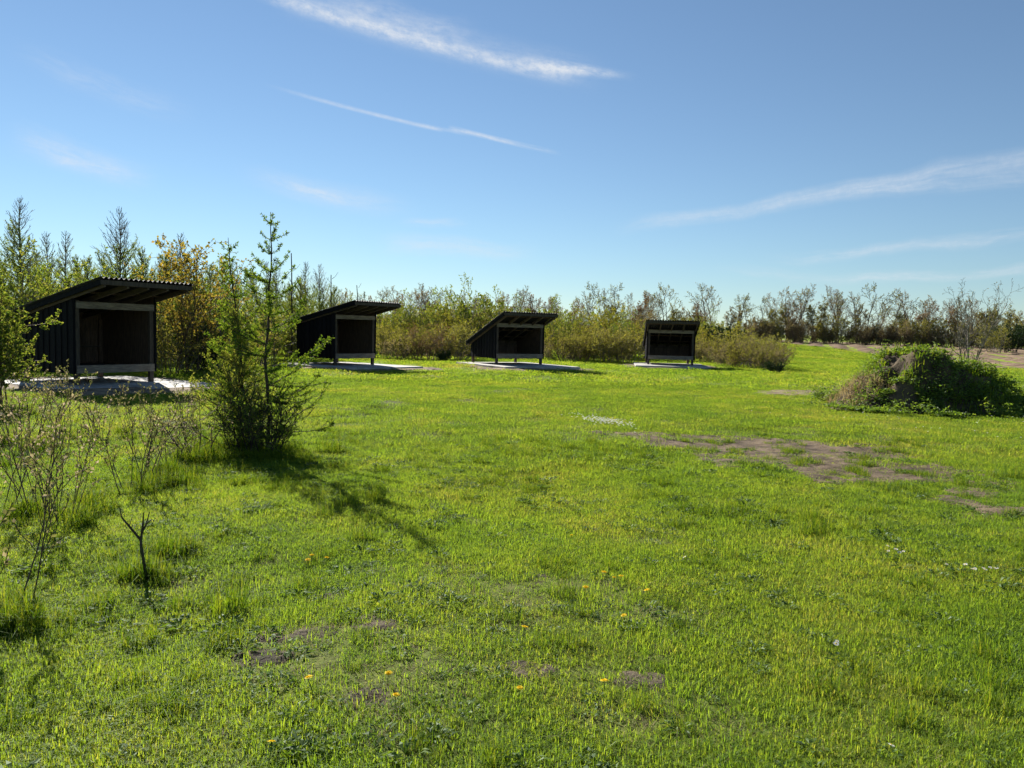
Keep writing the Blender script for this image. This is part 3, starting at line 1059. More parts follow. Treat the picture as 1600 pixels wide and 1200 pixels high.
KIND['near_leafy'] = bush_kind(211, 9, 2.35, 0.3, 0.10, (M['stem'], M['lime']), 0.058, 0.04, (6, 18, 24), r=0.018, name='leafy_shrub')

# windbreak trees: bare crowns hazed with buds
TREE = dict(levels=4, seg=[6, 5, 4, 3], wob=[0.07, 0.16, 0.22, 0.3], up=[0.03, 0.10, 0.08, 0.05], sides=[5, 3, 3, 3], n=[10, 7, 6], start=[0.32, 0.25, 0.15], ang=[0.65, 0.7, 0.7], ratio=[0.55, 0.5, 0.5], rmin=0.012, leaf=[0, 1, 2, 3], taper=0.45, tip=0.3)


def tree_kind(seed, H, mats, leaf, start=0.32, ang=0.65, n=(11, 8, 7), leafL=0.15, stems=1, name='windbreak_tree', r=0.13, rmin=0.015, cat='tree'):
    P = dict(TREE, leaf=list(leaf), start=[start, 0.25, 0.15], ang=[ang, 0.7, 0.7], n=list(n), rmin=rmin)
    return plant(name, ('trunk', 'crown'), seed, fan(stems, H * 0.86, 0.25 if stems > 1 else 0.01, r, 0.12 if stems == 1 else 0.3), P, mats, leafL, leafL * 0.55, cat)


KIND['tree0'] = tree_kind(301, 8.6, (M['grey_bark'], M['haze_bud']), (0, 1, 1, 2.2), start=0.22, ang=0.5)
KIND['tree1'] = tree_kind(302, 8.2, (M['bark'], M['haze_bud']), (0, 1, 1.5, 3.0), start=0.2, ang=0.5)
KIND['tree2'] = tree_kind(303, 9.0, (M['bark'], M['olive']), (0, 1, 1, 2.2), start=0.3, ang=0.7, n=(9, 7, 6))
KIND['tree3'] = tree_kind(304, 8.0, (M['grey_bark'], M['olive']), (0, 1, 2, 4.0), start=0.15, ang=0.4, stems=2, r=0.09)
KIND['tree4'] = tree_kind(305, 7.6, (M['red_twig'], M['rust']), (0, 1, 1.5, 3.0), start=0.12, ang=0.45, stems=2, r=0.09)
KIND['tree5'] = tree_kind(306, 8.8, (M['grey_bark'], M['haze_bud']), (0, 0.5, 0.6, 1.2), start=0.25, ang=0.55)
KIND['bare_sapling'] = tree_kind(307, 4.7, (M['grey_bark'], M['bud']), (0, 0.3, 0.5, 0.7), start=0.1, ang=0.5, n=(8, 5, 4), leafL=0.05, stems=5, r=0.035, rmin=0.005, name='bare_tree')

# plantation behind the nearest shelter: (photo x, distance, kind, scale, label)
LARCH = [
    (36, 28.5, 0, 1.0, 'tall dark larch at far left behind the nearest shelter'),
    (-30, 30, 1, 1.0, 'larch cut by the left picture edge behind the leafy shrub'),
    (104, 31, 1, 0.98, 'slim larch between the two tall bare-topped larches'),
    (76, 35, 1, 1.05, 'thin larch right behind the tall dark larch at far left'),
    (140, 36, 3, 0.95, 'low green larch filling the gap over the nearest shelter roof'),
    (190, 29, 2, 1.0, 'bare-topped larch with curved upswept limbs above the nearest shelter roof'),
    (222, 34, 3, 1.0, 'green larch just right of the bare-topped one over the shelter roof'),
    (284, 31, 0, 0.86, 'larch with grey bare tip rising behind the amber shrub'),
    (165, 42, 0, 0.9, 'larch deep behind the nearest shelter roof ridge'),
    (60, 42, 3, 1.1, 'hazy larch deep between the left larches'),
    (10, 36, 3, 0.9, 'bushy larch low behind the leafy shrub at far left'),
    (330, 37, 3, 0.93, 'larch behind the amber shrub, towards the young larch'),
    (365, 41, 1, 0.95, 'larch rising behind the crown of the young larch'),
    (395, 36, 3, 0.85, 'broad larch right behind the young larch trunk'),
    (432, 44, 0, 0.88, 'grey-tipped larch just right of the young larch leader'),
    (478, 42, 1, 0.97, 'pointed larch left of the second shelter, taller of the pair'),
    (500, 46, 2, 0.92, 'pointed larch closest to the second shelter roof'),
    (452, 39, 3, 0.78, 'short green larch left of the second shelter'),
    (250, 44, 2, 0.95, 'larch deep between the nearest shelter roof and amber shrub'),
    (-70, 26, 0, 1.0, 'larch outside the left picture edge'),
]
LARCH[-1:] = [
    (120, 39, 3, 1.0, 'green larch filling the gap behind the slim larch at left'),
    (262, 38, 3, 1.05, 'green larch between the shelter roof tip and the amber shrub'),
    (306, 43, 0, 0.85, 'grey-tipped larch just right of the amber shrub top'),
    (348, 33, 3, 0.88, 'green larch low behind the young larch, left of its trunk'),
    (415, 39, 1, 0.92, 'larch hidden behind the young larch leader'),
    (468, 36, 3, 0.80, 'short green larch nearest the second shelter back corner'),
    (522, 47, 3, 0.85, 'green larch peeping over the second shelter roof slope'),
    (0, 0, 0, 0, '')]
for px, y, k, s, lab in LARCH[:-1]:
    place('larch%d' % k, ray_at(px, y), y, s, label=lab, group='larches of the young plantation')

# dead poles
for (px, y, h, lab) in ((457, 35, 5.0, 'straight dead pole trunk rising just right of the young larch'), (518, 38, 4.3, 'dead pole trunk rising behind the second shelter roof slope'), (308, 33, 4.6, 'thin dead stem rising beside the amber shrub'), (559, 44, 4.2, 'broken dead trunk above the second shelter ridge'), (571, 48, 4.0, 'second thin dead trunk above the second shelter ridge')):
    rng = np.random.default_rng(int(px))
    g = Geo()
    q = np.linspace(0, 1, 8)
    pts = np.stack([np.cumsum(rng.normal(size=8)) * 0.02, np.cumsum(rng.normal(size=8)) * 0.02, q * h - 0.05], 1)
    g.tube(pts, 0.05 * (1 - q * 0.55), 6)
    x = ray_at(px, y)
    root = empty('dead_tree', (x, y, tz(x, y)), 0, lab, 'dead tree', 'dead poles in the plantation')
    g.build('trunk', M['bark'], root)
    gb = Geo()
    for b in range(5):
        z = h * rng.uniform(0.4, 0.97)
        a = rng.random() * 6.28
        L = rng.uniform(0.12, 0.4)
        p0 = np.array([0, 0, z])
        d = np.array([math.cos(a), math.sin(a), 0.7])
        gb.tube([p0, p0 + d * L * 0.5, p0 + d * L + [0, 0, 0.1]], [0.012, 0.009, 0.006], 3)
    gb.build('branch_stubs', M['bark'], root)

# single shrubs with labels of their own
BUSHES = [
    ('near_leafy', -8, 14.8, 0.95, 'leafy yellow-green shrub before the nearest shelter wall, far left'),
    ('amber0', 283, 25.5, 0.98, 'amber and gold leafed shrub right of the nearest shelter roof'),
    ('lime0', 322, 27.5, 1.05, 'pale green shrub half behind the young larch, beside the amber one'),
    ('olive0', 262, 25.0, 0.8, 'dark green bush at the nearest shelter right wall'),
    ('dark0', 300, 26.5, 0.75, 'dark bush low beneath the amber shrub'),
    ('lime0', 340, 29, 0.85, 'green shrub low behind the young larch, left side'),
    ('olive1', 385, 31, 0.95, 'bush low behind the young larch trunk'),
    ('lime0', 430, 34, 0.85, 'green shrub left of the second shelter back wall'),
    ('olive0', 462, 37, 0.95, 'bush behind the second shelter back corner'),
    ('lime0', 250, 32, 1.0, 'pale green shrub peeping over the nearest shelter overhang'),
    ('lime0', 100, 26, 1.05, 'pale green shrub behind the nearest shelter back edge'),
    ('lime0', 180, 27, 1.1, 'pale green shrub just above the nearest shelter roof slope'),
    ('olive0', 20, 26, 1.1, 'shaded bush behind the leafy shrub at far left'),
]
for kind, px, y, s, lab in BUSHES:
    place(kind, ray_at(px, y), y, s, label=lab, group='shrubs by the young plantation')

# the thicket that closes the lawn: rows of shrubs
LAND = [(560, 'behind the second shelter'), (640, 'just right of the second shelter'), (700, 'between second and third shelters'), (735, 'at the third shelter back edge'),
        (785, 'behind the third shelter side wall'), (870, 'behind the third shelter opening'), (915, 'just right of the third shelter'), (960, 'between third and fourth shelters'), (1010, 'left of the fourth shelter'),
        (1050, 'behind the fourth shelter'), (1135, 'just right of the fourth shelter'), (1180, 'near the right end of the thicket'), (1900, 'at the right tip of the thicket by the field')]


def land(px):
    best = min(LAND, key=lambda q: abs(q[0] - px))
    return best[1]


DESC = {'olive0': 'olive green', 'olive1': 'red-twigged olive', 'gold0': 'yellow-green', 'lime0': 'pale green', 'rust0': 'rusty brown', 'twig0': 'grey twiggy', 'dark0': 'dark evergreen'}
QUEUE = {}


def queue(lab, px, o):
    QUEUE.setdefault(lab, []).append((px, len(QUEUE), o))


def settle():
    """look-alikes beside one another: tell them apart by their order"""
    words = ['leftmost', 'second from left', 'third from left', 'fourth from left', 'fifth from left', 'sixth from left', 'seventh from left', 'eighth from left', 'ninth from left', 'tenth from left', 'eleventh from left', 'twelfth from left']
    num = ['', '', 'two', 'three', 'four', 'five', 'six', 'seven', 'eight', 'nine', 'ten', 'eleven', 'twelve', 'thirteen']
    for lab, L in QUEUE.items():
        if len(L) == 1:
            continue
        L.sort(key=lambda q: q[0])
        for i, q in enumerate(L):
            w = 'rightmost' if i == len(L) - 1 else words[i]
            q[2]['label'] = '%s, %s of %s' % (lab, w, num[len(L)])
            if len(q[2]['label'].split()) > 16:
                q[2]['label'] = q[2]['label'].replace('the ', '').replace('thicket shrub', 'shrub')


ROWS = []
rk = np.random.default_rng(77)
# front row, low
for px in range(605, 735, 21):
    ROWS.append((px, 43 + rk.uniform(-1.5, 1.5), rk.choice(['rust0', 'olive1', 'twig0', 'olive0', 'rust0']), rk.uniform(0.8, 1.0), 'front'))
for px in range(875, 990, 18):
    ROWS.append((px, 46.5 + rk.uniform(-1.0, 1.2), rk.choice(['olive0', 'olive1', 'twig0', 'olive1']), rk.uniform(0.82, 1.0), 'front'))
for px, y, k, s in ((1105, 48.5, 'twig0', 0.85), (1132, 46.5, 'olive1', 0.9), (1150, 44.5, 'twig0', 0.95), (1166, 42.5, 'olive1', 0.85), (1186, 41.2, 'twig0', 0.9), (1203, 40.2, 'olive1', 0.7), (1150, 47, 'olive0', 0.95), (1190, 44, 'olive0', 0.8)):
    ROWS.append((px, y, k, s, 'front'))
# middle and back rows, taller
for px in range(560, 1215, 23):
    ROWS.append((px + rk.uniform(-6, 6), 51 + rk.uniform(-1.5, 2), rk.choice(['gold0', 'lime0', 'olive0', 'gold0', 'olive1']), rk.uniform(0.72, 0.95) if px < 1100 else rk.uniform(0.7, 0.85), 'middle'))
for px in range(545, 1180, 27):
    ROWS.append((px + rk.uniform(-8, 8), 57 + rk.uniform(-3, 3), rk.choice(['gold0', 'lime0', 'lime0', 'olive0', 'rust0']), rk.uniform(0.9, 1.15) if px < 980 else rk.uniform(0.75, 0.95), 'back'))
ROWS += [(735, 52, 'lime0', 1.38, 'back'), (722, 54, 'gold0', 1.15, 'back'), (752, 53, 'lime0', 1.2, 'back'), (1128, 52, 'dark0', 1.1, 'back'), (940, 55, 'gold0', 1.2, 'back'), (612, 53, 'lime0', 1.1, 'back'), (500, 52, 'olive0', 1.1, 'back'), (530, 55, 'lime0', 1.0, 'back'),
         (655, 52, 'lime0', 1.1, 'back'), (690, 55, 'gold0', 1.1, 'back')]
for px, y, k, s, row in ROWS:
    k = str(k)
    lab = '%s %s-row thicket shrub %s' % (DESC[k], row, land(px))
    queue(lab, px, place(k, ray_at(px, y), y, float(s), label=lab, group='shrubs of the thicket behind the lawn'))
place('dark0', ray_at(692, 40.5), 40.5, 0.27, label='small dark green bush on the lawn left of the third shelter', group='small dark bushes at the lawn edge', sz=1.1)
place('dark0', ray_at(1212, 36.3), 36.3, 0.33, label='small dark green bush at the right tip of the thicket', group='small dark bushes at the lawn edge', sz=0.8)

# far windbreak
FAR = [(560, 'above the second shelter'), (640, 'right above the second shelter roof tip'), (710, 'between second and third shelters'), (780, 'left of the third shelter roof'), (835, 'above the third shelter'), (900, 'right of the third shelter roof'), (960, 'between third and fourth shelters'), (1045, 'above the fourth shelter'),
       (1110, 'just right of the fourth shelter'), (1180, 'above the right end of the thicket'), (1240, 'over the left end of the field'), (1300, 'over the bright field edge'), (1370, 'left of the weedy mound top'), (1450, 'above the weedy mound'), (1540, 'beside the tall bare tree'), (1620, 'at the right picture edge')]
TD = {'tree0': 'bare grey', 'tree1': 'bushy budding', 'tree2': 'dark round-topped', 'tree3': 'olive forked', 'tree4': 'rusty budding', 'tree5': 'very bare grey', 'under0': 'brown twiggy', 'under1': 'olive leafy'}


def far(px):
    return min(FAR, key=lambda q: abs(q[0] - px))[1]


rk = np.random.default_rng(91)
x0, x1 = ray_at(520, 128), ray_at(1680, 128)
n = 92
for i in range(n):
    x = x0 + (x1 - x0) * (i + rk.uniform(-0.3, 0.3)) / (n - 1)
    y = 128 + rk.uniform(-4, 4) + max(0, x - 40) * 0.0
    px = 800 + 1200 * x / y
    k = str(rk.choice(['tree0', 'tree1', 'tree2', 'tree3', 'tree4', 'tree5', 'tree0', 'tree2']))
    s = rk.uniform(0.78, 1.06) * (0.9 if px < 900 else 1.0)
    lab = '%s windbreak tree %s' % (TD[k], far(px))
    queue(lab, px, place(k, x, y, s, label=lab, group='trees of the far windbreak'))
n = 66
for i in range(n):
    x = x0 + (x1 - x0) * (i + rk.uniform(-0.3, 0.3)) / (n - 1)
    y = 124 + rk.uniform(-3, 3)
    px = 800 + 1200 * x / y
    k = str(rk.choice(['under0', 'under0', 'under1']))
    lab = '%s windbreak hedge bush %s' % (TD[k], far(px))
    queue(lab, px, place(k, x, y, rk.uniform(0.55, 0.95), label=lab, group='hedge bushes under the far windbreak'))
settle()
place('tree2', ray_at(1352, 121), 121, 1.08, rz=1.0, label='lone dark tree with clear trunk standing above the windbreak, left of mound')
x = ray_at(1578, 95)
place('dark0', x, 95, 1.6, label='dark evergreen bush at the field edge by the right picture edge')
x = ray_at(1555, 92)
place('olive0', x, 92, 1.5, label='olive bush at the field edge right of the tall bare tree')
place('bare_sapling', ray_at(1518, 34, 520), 34, 1.0, rz=0.6, label='tall bare pale-twigged tree standing behind the weedy mound')

# ------------------------------------------------------------------ mound
mx, my = 10.1, 18.8
root = empty('earth_mound', (mx, my, tz(mx, my)), 0, 'weed-covered earth mound with dry straw on its left slope', 'mound')


def mound_h(x, y):
    """height over the lawn, local coordinates"""
    a = np.arctan2(y, x)
    rr = np.hypot(x / np.where(x < 0, 2.15, 2.5), y / 1.9)
    rr = rr * (1 + 0.10 * np.sin(a * 3 + 1) + 0.16 * (fbm(x * 0.8 + 9, y * 0.8 + 3, 50, 3) - 0.5) * 2)
    h = 1.42 * sstep(1.10, 0.10, rr) ** 0.85
    h = h * 0.95 + 1.15 * (fbm(x * 1.7 + 4, y * 1.7, 51, 4) - 0.5) * sstep(1.05, 0.6, rr)
    h = h + 0.30 * np.exp(-(((x - 2.2) / 1.0) ** 2 + ((y + 0.1) / 1.0) ** 2)) + 0.26 * np.exp(-(((x - 4.2) / 1.2) ** 2 + ((y + 0.5) / 0.9) ** 2)) - 0.03
    return h


gg = grid_sheet(np.arange(-4, 6.5, 0.09), np.arange(-3.2, 3.6, 0.09), lambda x, y: mound_h(x, y) - 0.03)
gg.build('soil', M['darksoil'], root, smooth=True)
rng = np.random.default_rng(55)
g = Geo()
n = 10000
x = rng.uniform(-3.4, 5.4, n); y = rng.uniform(-2.9, 2.6, n)
h = mound_h(x, y)
strawzone = sstep(-1.15, -1.45, x + 0.35 * y + (fbm(x * 1.3, y * 1.3, 60) - 0.5) * 1.5)
cl = fbm(x * 1.6, y * 1.6, 61, 3)
h = np.where((h < 0.04) & (h > -0.04) & (np.hypot(x / 2.9, y / 2.5) < 1.0), 0.041, h)
keep = (h > 0.04) & (rng.random(n) > strawzone * 0.93 * sstep(1.05, 0.85, h) * sstep(-1.1, -0.5, y)) & (cl + rng.normal(size=n) * 0.05 > 0.385)
x, y, h, cl = x[keep], y[keep], h[keep], cl[keep]
ht = (0.04 + 1.1 * np.clip(fbm(x * 2.1 + 7, y * 2.1, 68, 3) - 0.46, 0, 0.3)) * rng.uniform(0.6, 1.5, len(x))
for i in range(len(x)):
    m_ = rng.integers(9, 16)
    q = rng.random(m_)
    lean_ = rng.normal(size=2) * 0.25
    P = np.stack([x[i] + lean_[0] * q * ht[i] + rng.normal(size=m_) * 0.05, y[i] + lean_[1] * q * ht[i] + rng.normal(size=m_) * 0.05, h[i] + q * ht[i]], 1)
    D = rng.normal(size=(m_, 3)) * [1, 1, 0.4] + [0, 0, 0.15]
    g.leaves(P, D, rng.uniform(0.03, 0.10, m_), rng.uniform(0.02, 0.045, m_), rng, tint=np.clip(rng.random() * 0.6 + rng.random(m_) * 0.4, 0, 1), flat=0.6)
o = g.build('weeds', M['nettle'], root)
o['kind'] = 'stuff'
# grass on the mound, straw down the left slope
def blades(g, P, L, Wd, rng, lean=0.5, tint=None, droop=0.4):
    n = len(P)
    a = rng.random(n) * 2 * PI
    d = np.stack([np.cos(a), np.sin(a), np.zeros(n)], 1)
    s = np.stack([-np.sin(a), np.cos(a), np.zeros(n)], 1)
    le = (np.abs(rng.normal(size=n)) * lean)[:, None]
    L = np.broadcast_to(L, (n,))[:, None]
    Wd = np.broadcast_to(Wd, (n,))[:, None] / 2
    z = np.array([0, 0, 1.0])
    p1 = P + (z * 0.5 + d * le * 0.35) * L
    p2 = P + (z * (0.95 - droop * np.minimum(le, 1.2) * 0.5) + d * le * 1.0) * L
    v = np.stack([P - s * Wd, P + s * Wd, p1 + s * Wd * 0.85, p1 - s * Wd * 0.85, p2], 1).reshape(-1, 3)
    b = np.arange(n) * 5
    f4 = np.stack([b, b + 1, b + 2, b + 3], 1)
    f3 = np.stack([b + 3, b + 2, b + 4], 1)
    t = rng.random(n) if tint is None else tint
    g.add(v, f4, f3, tint=np.repeat(t, 5))


g = Geo()
n = 22000
x = rng.uniform(-3.6, 5.6, n); y = rng.uniform(-3.0, 2.6, n)
h = mound_h(x, y)
k = (h > 0.0) & (fbm(x * 1.3, y * 1.3, 66, 3) + rng.normal(size=n) * 0.06 > 0.40) & (rng.random(n) > 0.9 * sstep(-1.15, -1.45, x + 0.35 * y))
P = np.stack([x, y, h - 0.02], 1)[k]
blades(g, P, rng.uniform(0.1, 0.28, len(P)), 0.018, rng, 0.8)
o = g.build('grass', M['tall_grass'], root)
o['kind'] = 'stuff'
g = Geo()
n = 9000
x = np.concatenate([rng.uniform(-3.8, -1.0, n), rng.uniform(0.5, 5.5, n // 4)]); y = np.concatenate([rng.uniform(-2.6, 2.2, n), rng.uniform(-3.0, -1.0, n // 4)])
h = mound_h(x, y)
sz_ = np.where(x < 0, sstep(-1.15, -1.45, x + 0.35 * y + (fbm(x * 1.3, y * 1.3, 60) - 0.5) * 1.5) * sstep(-1.1, -0.5, y) * sstep(-2.3, -1.9, x), sstep(0.52, 0.62, fbm(x * 1.2, y * 1.2, 67, 3)) * 0.7)
k = (h > 0.0) & (rng.random(len(x)) < sz_)
P = np.stack([x, y, h - 0.01], 1)[k]
blades(g, P, rng.uniform(0.12, 0.35, len(P)), 0.012, rng, 1.2, droop=1.3)
o = g.build('dry_straw', M['straw'], root)
o['kind'] = 'stuff'

# ------------------------------------------------------------------ young larches in the foreground
xa, ya = at(420, 706)
KIND['yl_main'] = larch(401, 3.14, 1.12, 16, None, 0.0, (M['bark'], M['larch']), name='young_larch', droop=0.12, tuft=(0.042, 0.012), perb=4, twr=0.0032, lean=(0.0, 0), clear=0.06, wob=0.03, thick=0.5, rise=0.12, ntuft=42, clump=5)
place('yl_main', xa, ya, 1.0, rz=0.5, label='spindly young larch with tall thin leader on the lawn', cat='larch', group='young larches in the clump on the lawn')
KIND['yl_side'] = larch(402, 2.85, 0.75, 13, None, 0.0, (M['bark'], M['larch']), name='young_larch', droop=0.05, tuft=(0.042, 0.012), perb=4, twr=0.0032, lean=(-0.09, 0.0), clear=0.08, wob=0.025, thick=0.45, rise=0.12, ntuft=42, clump=5)
xb, yb = at(392, 697)
place('yl_side', xb, yb, 1.0, rz=0.0, label='young larch leaning left, second tallest of the clump on the lawn', cat='larch', group='young larches in the clump on the lawn')
KIND['yl_low'] = larch(403, 2.2, 1.05, 24, None, 0.0, (M['stem'], M['larch_light']), name='young_larch', droop=-0.35, tuft=(0.038, 0.012), perb=7, twr=0.0028, lean=(-0.05, 0.0), clear=0.12, wob=0.03, thick=0.5, ntuft=27, clump=4)
xc, yc = at(372, 696)
place('yl_low', xc, yc, 0.85, label='short bushy yellow-green larch at left of the clump on the lawn', cat='larch', group='young larches in the clump on the lawn')
KIND['base_twigs'] = bush_kind(404, 26, 0.95, 0.3, 0.62, (M['bark'], M['larch']), 0.034, 0.012, (2, 4, 5), r=0.010, rmin=0.003, name='twiggy_bush', n2=(7, 5))
xd, yd = at(402, 708)
place('base_twigs', xd, yd, 1.0, label='dark twiggy bush round the foot of the young larch', cat='bush')
KIND['twig_bush'] = bush_kind(405, 9, 0.75, 0.14, 0.55, (M['stem'], M['bud']), 0.024, 0.016, (1, 2, 3), r=0.008, rmin=0.0025, name='twiggy_bush', n2=(5, 3))

# thin upright rose-like stems with swelling buds
def stem_bush(seed, n, h, spread, tilt, leaf):
    P = dict(levels=2, seg=[7, 4], wob=[0.07, 0.16], up=[0.03, 0.07], sides=[4, 3], n=[8], start=[0.35], ang=[0.6], ratio=[0.36], rmin=0.0025, leaf=leaf, taper=0.35, leaf0=0.35)
    return plant('budding_bush', ('stems', 'buds'), seed, fan(n, h, spread, 0.0058, tilt), P, (M['stem'], M['bud']), 0.032, 0.021, 'bush')


KIND['stem0'] = stem_bush(501, 11, 1.08, 0.26, 0.38, [8, 9])
KIND['stem1'] = stem_bush(502, 6, 0.98, 0.12, 0.34, [8, 9])
KIND['stem2'] = stem_bush(503, 4, 0.95, 0.10, 0.25, [8, 8])
STEMS = [
    ('stem0', 75, 800, 1.0, 'large clump of thin budding stems at left below the nearest shelter'),
    ('stem1', 18, 965, 1.0, 'budding stems at the left picture edge, nearest the camera'),
    ('stem2', 102, 822, 0.72, 'leaning budding stem right of the large clump at left'),
    ('stem1', 205, 770, 0.95, 'upright budding stems right of the large clump, below the slab'),
    ('stem2', 236, 756, 1.0, 'thin budding stems between the slab corner and the larch clump'),
    ('stem2', 268, 735, 0.85, 'short budding stems just left of the twiggy bush'),
    ('twig_bush', 312, 716, 1.15, 'low twiggy bush left of the larch clump'),
    ('stem1', 108, 668, 1.0, 'budding bush with dark stem before the nearest shelter slab'),
    ('stem0', 30, 690, 0.9, 'budding stems behind the large clump at far left'),
    ('stem1', 160, 690, 0.75, 'low budding bush in front of the nearest shelter slab'),
    ('stem1', 215, 668, 0.8, 'budding bush at the front edge of the nearest shelter slab'),
    ('stem1', 290, 664, 0.75, 'budding bush left of the larch clump near the slab corner'),
    ('stem1', -8, 800, 1.0, 'budding stems cut by the left picture edge'),
]
for k, px, py, s, lab in STEMS:
    x, y = at(px, py)
    place(k, x, y, s, label=lab, group='budding bushes in the left foreground')
# the small forked twig
x, y = at(229, 908)
root = empty('forked_sapling', (x, y, tz(x, y)), 0, 'small bare forked sapling standing alone in the left lawn', 'sapling')
g = Geo()
g.tube([(0, 0, -0.03), (-0.012, 0, 0.1), (-0.03, 0, 0.2), (-0.04, 0.01, 0.26)], [0.012, 0.010, 0.009, 0.008], 6)
g.build('trunk', M['bark'], root)
g = Geo()
g.tube([(-0.04, 0.01, 0.26), (-0.10, 0.01, 0.33), (-0.15, 0.0, 0.40), (-0.165, 0.0, 0.46)], [0.008, 0.007, 0.005, 0.003], 5)
g.tube([(-0.04, 0.01, 0.255), (-0.03, 0.02, 0.35), (-0.025, 0.02, 0.43)], [0.008, 0.006, 0.003], 5)
g.tube([(-0.035, 0.015, 0.30), (0.0, 0.0, 0.36), (0.022, 0.0, 0.44)], [0.007, 0.005, 0.003], 5)
g.tube([(-0.11, 0.01, 0.345), (-0.10, 0.03, 0.40)], [0.004, 0.002], 4)
g.tube([(0.0, 0.0, 0.36), (0.03, 0.02, 0.39)], [0.004, 0.002], 4)
g.build('branches', M['bark'], root)

# ------------------------------------------------------------------ grass (uncountable: instanced tufts)
lib = bpy.data.collections.new('grass_library')      # sources only, not linked to the scene


def lib_add(g, name, mats):
    o = bpy.data.objects.new(name, g.mesh(name, mats))
    lib.objects.link(o)


rng = np.random.default_rng(900)


def disc(n, r, rng):
    a, q = rng.random(n) * 2 * PI, np.sqrt(rng.random(n)) * r
    return np.stack([np.cos(a) * q, np.sin(a) * q, np.full(n, -0.01)], 1)


KINDS = []
# 0-3 near turf
for k in range(4):
    g = Geo()
    P = disc(130, 0.15, rng)
    blades(g, P, rng.uniform(0.018, 0.058, len(P)), rng.uniform(0.0026, 0.0045, len(P)), rng, 0.95, droop=1.0)
    lib_add(g, 'g%02d_turf' % k, M['grass'])
# 4-5 mid turf
for k in (4, 5):
    g = Geo()
    P = disc(400, 0.42, rng)
    blades(g, P, rng.uniform(0.03, 0.075, len(P)), rng.uniform(0.004, 0.0065, len(P)), rng, 1.5, droop=1.0)
    lib_add(g, 'g%02d_turf' % k, M['grass'])
# 6 far turf
g = Geo()
P = disc(300, 0.9, rng)
blades(g, P, rng.uniform(0.04, 0.085, len(P)), rng.uniform(0.012, 0.022, len(P)), rng, 1.3, droop=1.0)
lib_add(g, 'g06_turf', M['grass'])
# 7 longer tuft
for k in (7, 8):
    g = Geo()
    P = disc(90, 0.09, rng)
    blades(g, P, rng.uniform(0.07, 0.17, len(P)), rng.uniform(0.003, 0.005, len(P)), rng, 0.75, droop=0.9)
    lib_add(g, 'g%02d_tuft' % k, M['tall_grass'])
# 9-10 broad-leaved rosettes and clover
for k in (9, 10):
    g = Geo()
    n = 26
    P = disc(n, 0.07, rng)
    P[:, 2] = rng.uniform(0.005, 0.045, n)
    a = np.arctan2(P[:, 1], P[:, 0]) + rng.normal(size=n) * 0.5
    D = np.stack([np.cos(a), np.sin(a), rng.uniform(-0.1, 0.5, n)], 1)
    if k == 9:
        g.leaves(P, D, rng.uniform(0.03, 0.085, n), rng.uniform(0.012, 0.022, n), rng, flat=1.2)
    else:
        g.leaves(P, D, rng.uniform(0.015, 0.03, n), rng.uniform(0.015, 0.024, n), rng, flat=1.5)
    lib_add(g, 'g%02d_weed' % k, M['weed'])
# 11 dry bits
g = Geo()
P = disc(26, 0.14, rng)
P[:, 2] += 0.012
blades(g, P, rng.uniform(0.015, 0.045, len(P)), rng.uniform(0.0015, 0.0025, len(P)), rng, 1.8, droop=1.5)
lib_add(g, 'g11_dry', M['straw'])
# 12 tall tuft for the uncut corners
g = Geo()
P = disc(130, 0.13, rng)
blades(g, P, rng.uniform(0.12, 0.30, len(P)), rng.uniform(0.0035, 0.006, len(P)), rng, 0.6, droop=0.8)
lib_add(g, 'g12_tall', M['tall_grass'])

pts, idx, scl = [], [], []


def scatter(n, ymin, ymax, kinds, smin, smax, dens=None, xw=0.85, side=2.5, soilw=1.0, zs=None):
    """random points over the visible wedge of the lawn"""
    y = np.sqrt(rng.random(n) * (ymax ** 2 - ymin ** 2) + ymin ** 2)
    x = rng.uniform(-1, 1, n) * (xw * y + side)
    p = rng.random(n)
    keep = p > baresoil(x, y) * soilw
    if dens is not None:
        keep &= rng.random(n) < dens(x, y)
    keep &= np.hypot((x - mx) / 3.2, (y - my) / 2.2) > 0.8
    for i in range(4):
        keep &= poly_sd(x, y, slab_poly[i]) < -0.05
    keep &= ~(poly_sd(x, y, FIELD) > -0.3)
    x, y = x[keep], y[keep]
    pts.append(np.stack([x, y, terrain(x, y)], 1))
    idx.append(rng.choice(kinds, len(x)))
    s = rng.uniform(smin, smax, len(x))
    hgt = s * (0.35 + 0.55 * fbm(x * 1.1, y * 1.1, 70, 3) + 0.75 * fbm(x * 3.7, y * 3.7, 76, 2))
    scl.append(np.stack([s, s, hgt * (zs or 1.0)], 1))


def leftrough(x, y):
    """uncut strip under the bushes on the left"""
    return sstep(-1.2, -2.2, x + 0.12 * (y - 8) + (fbm(x, y, 72) - 0.5) * 1.6) * sstep(13.5, 10.5, y)


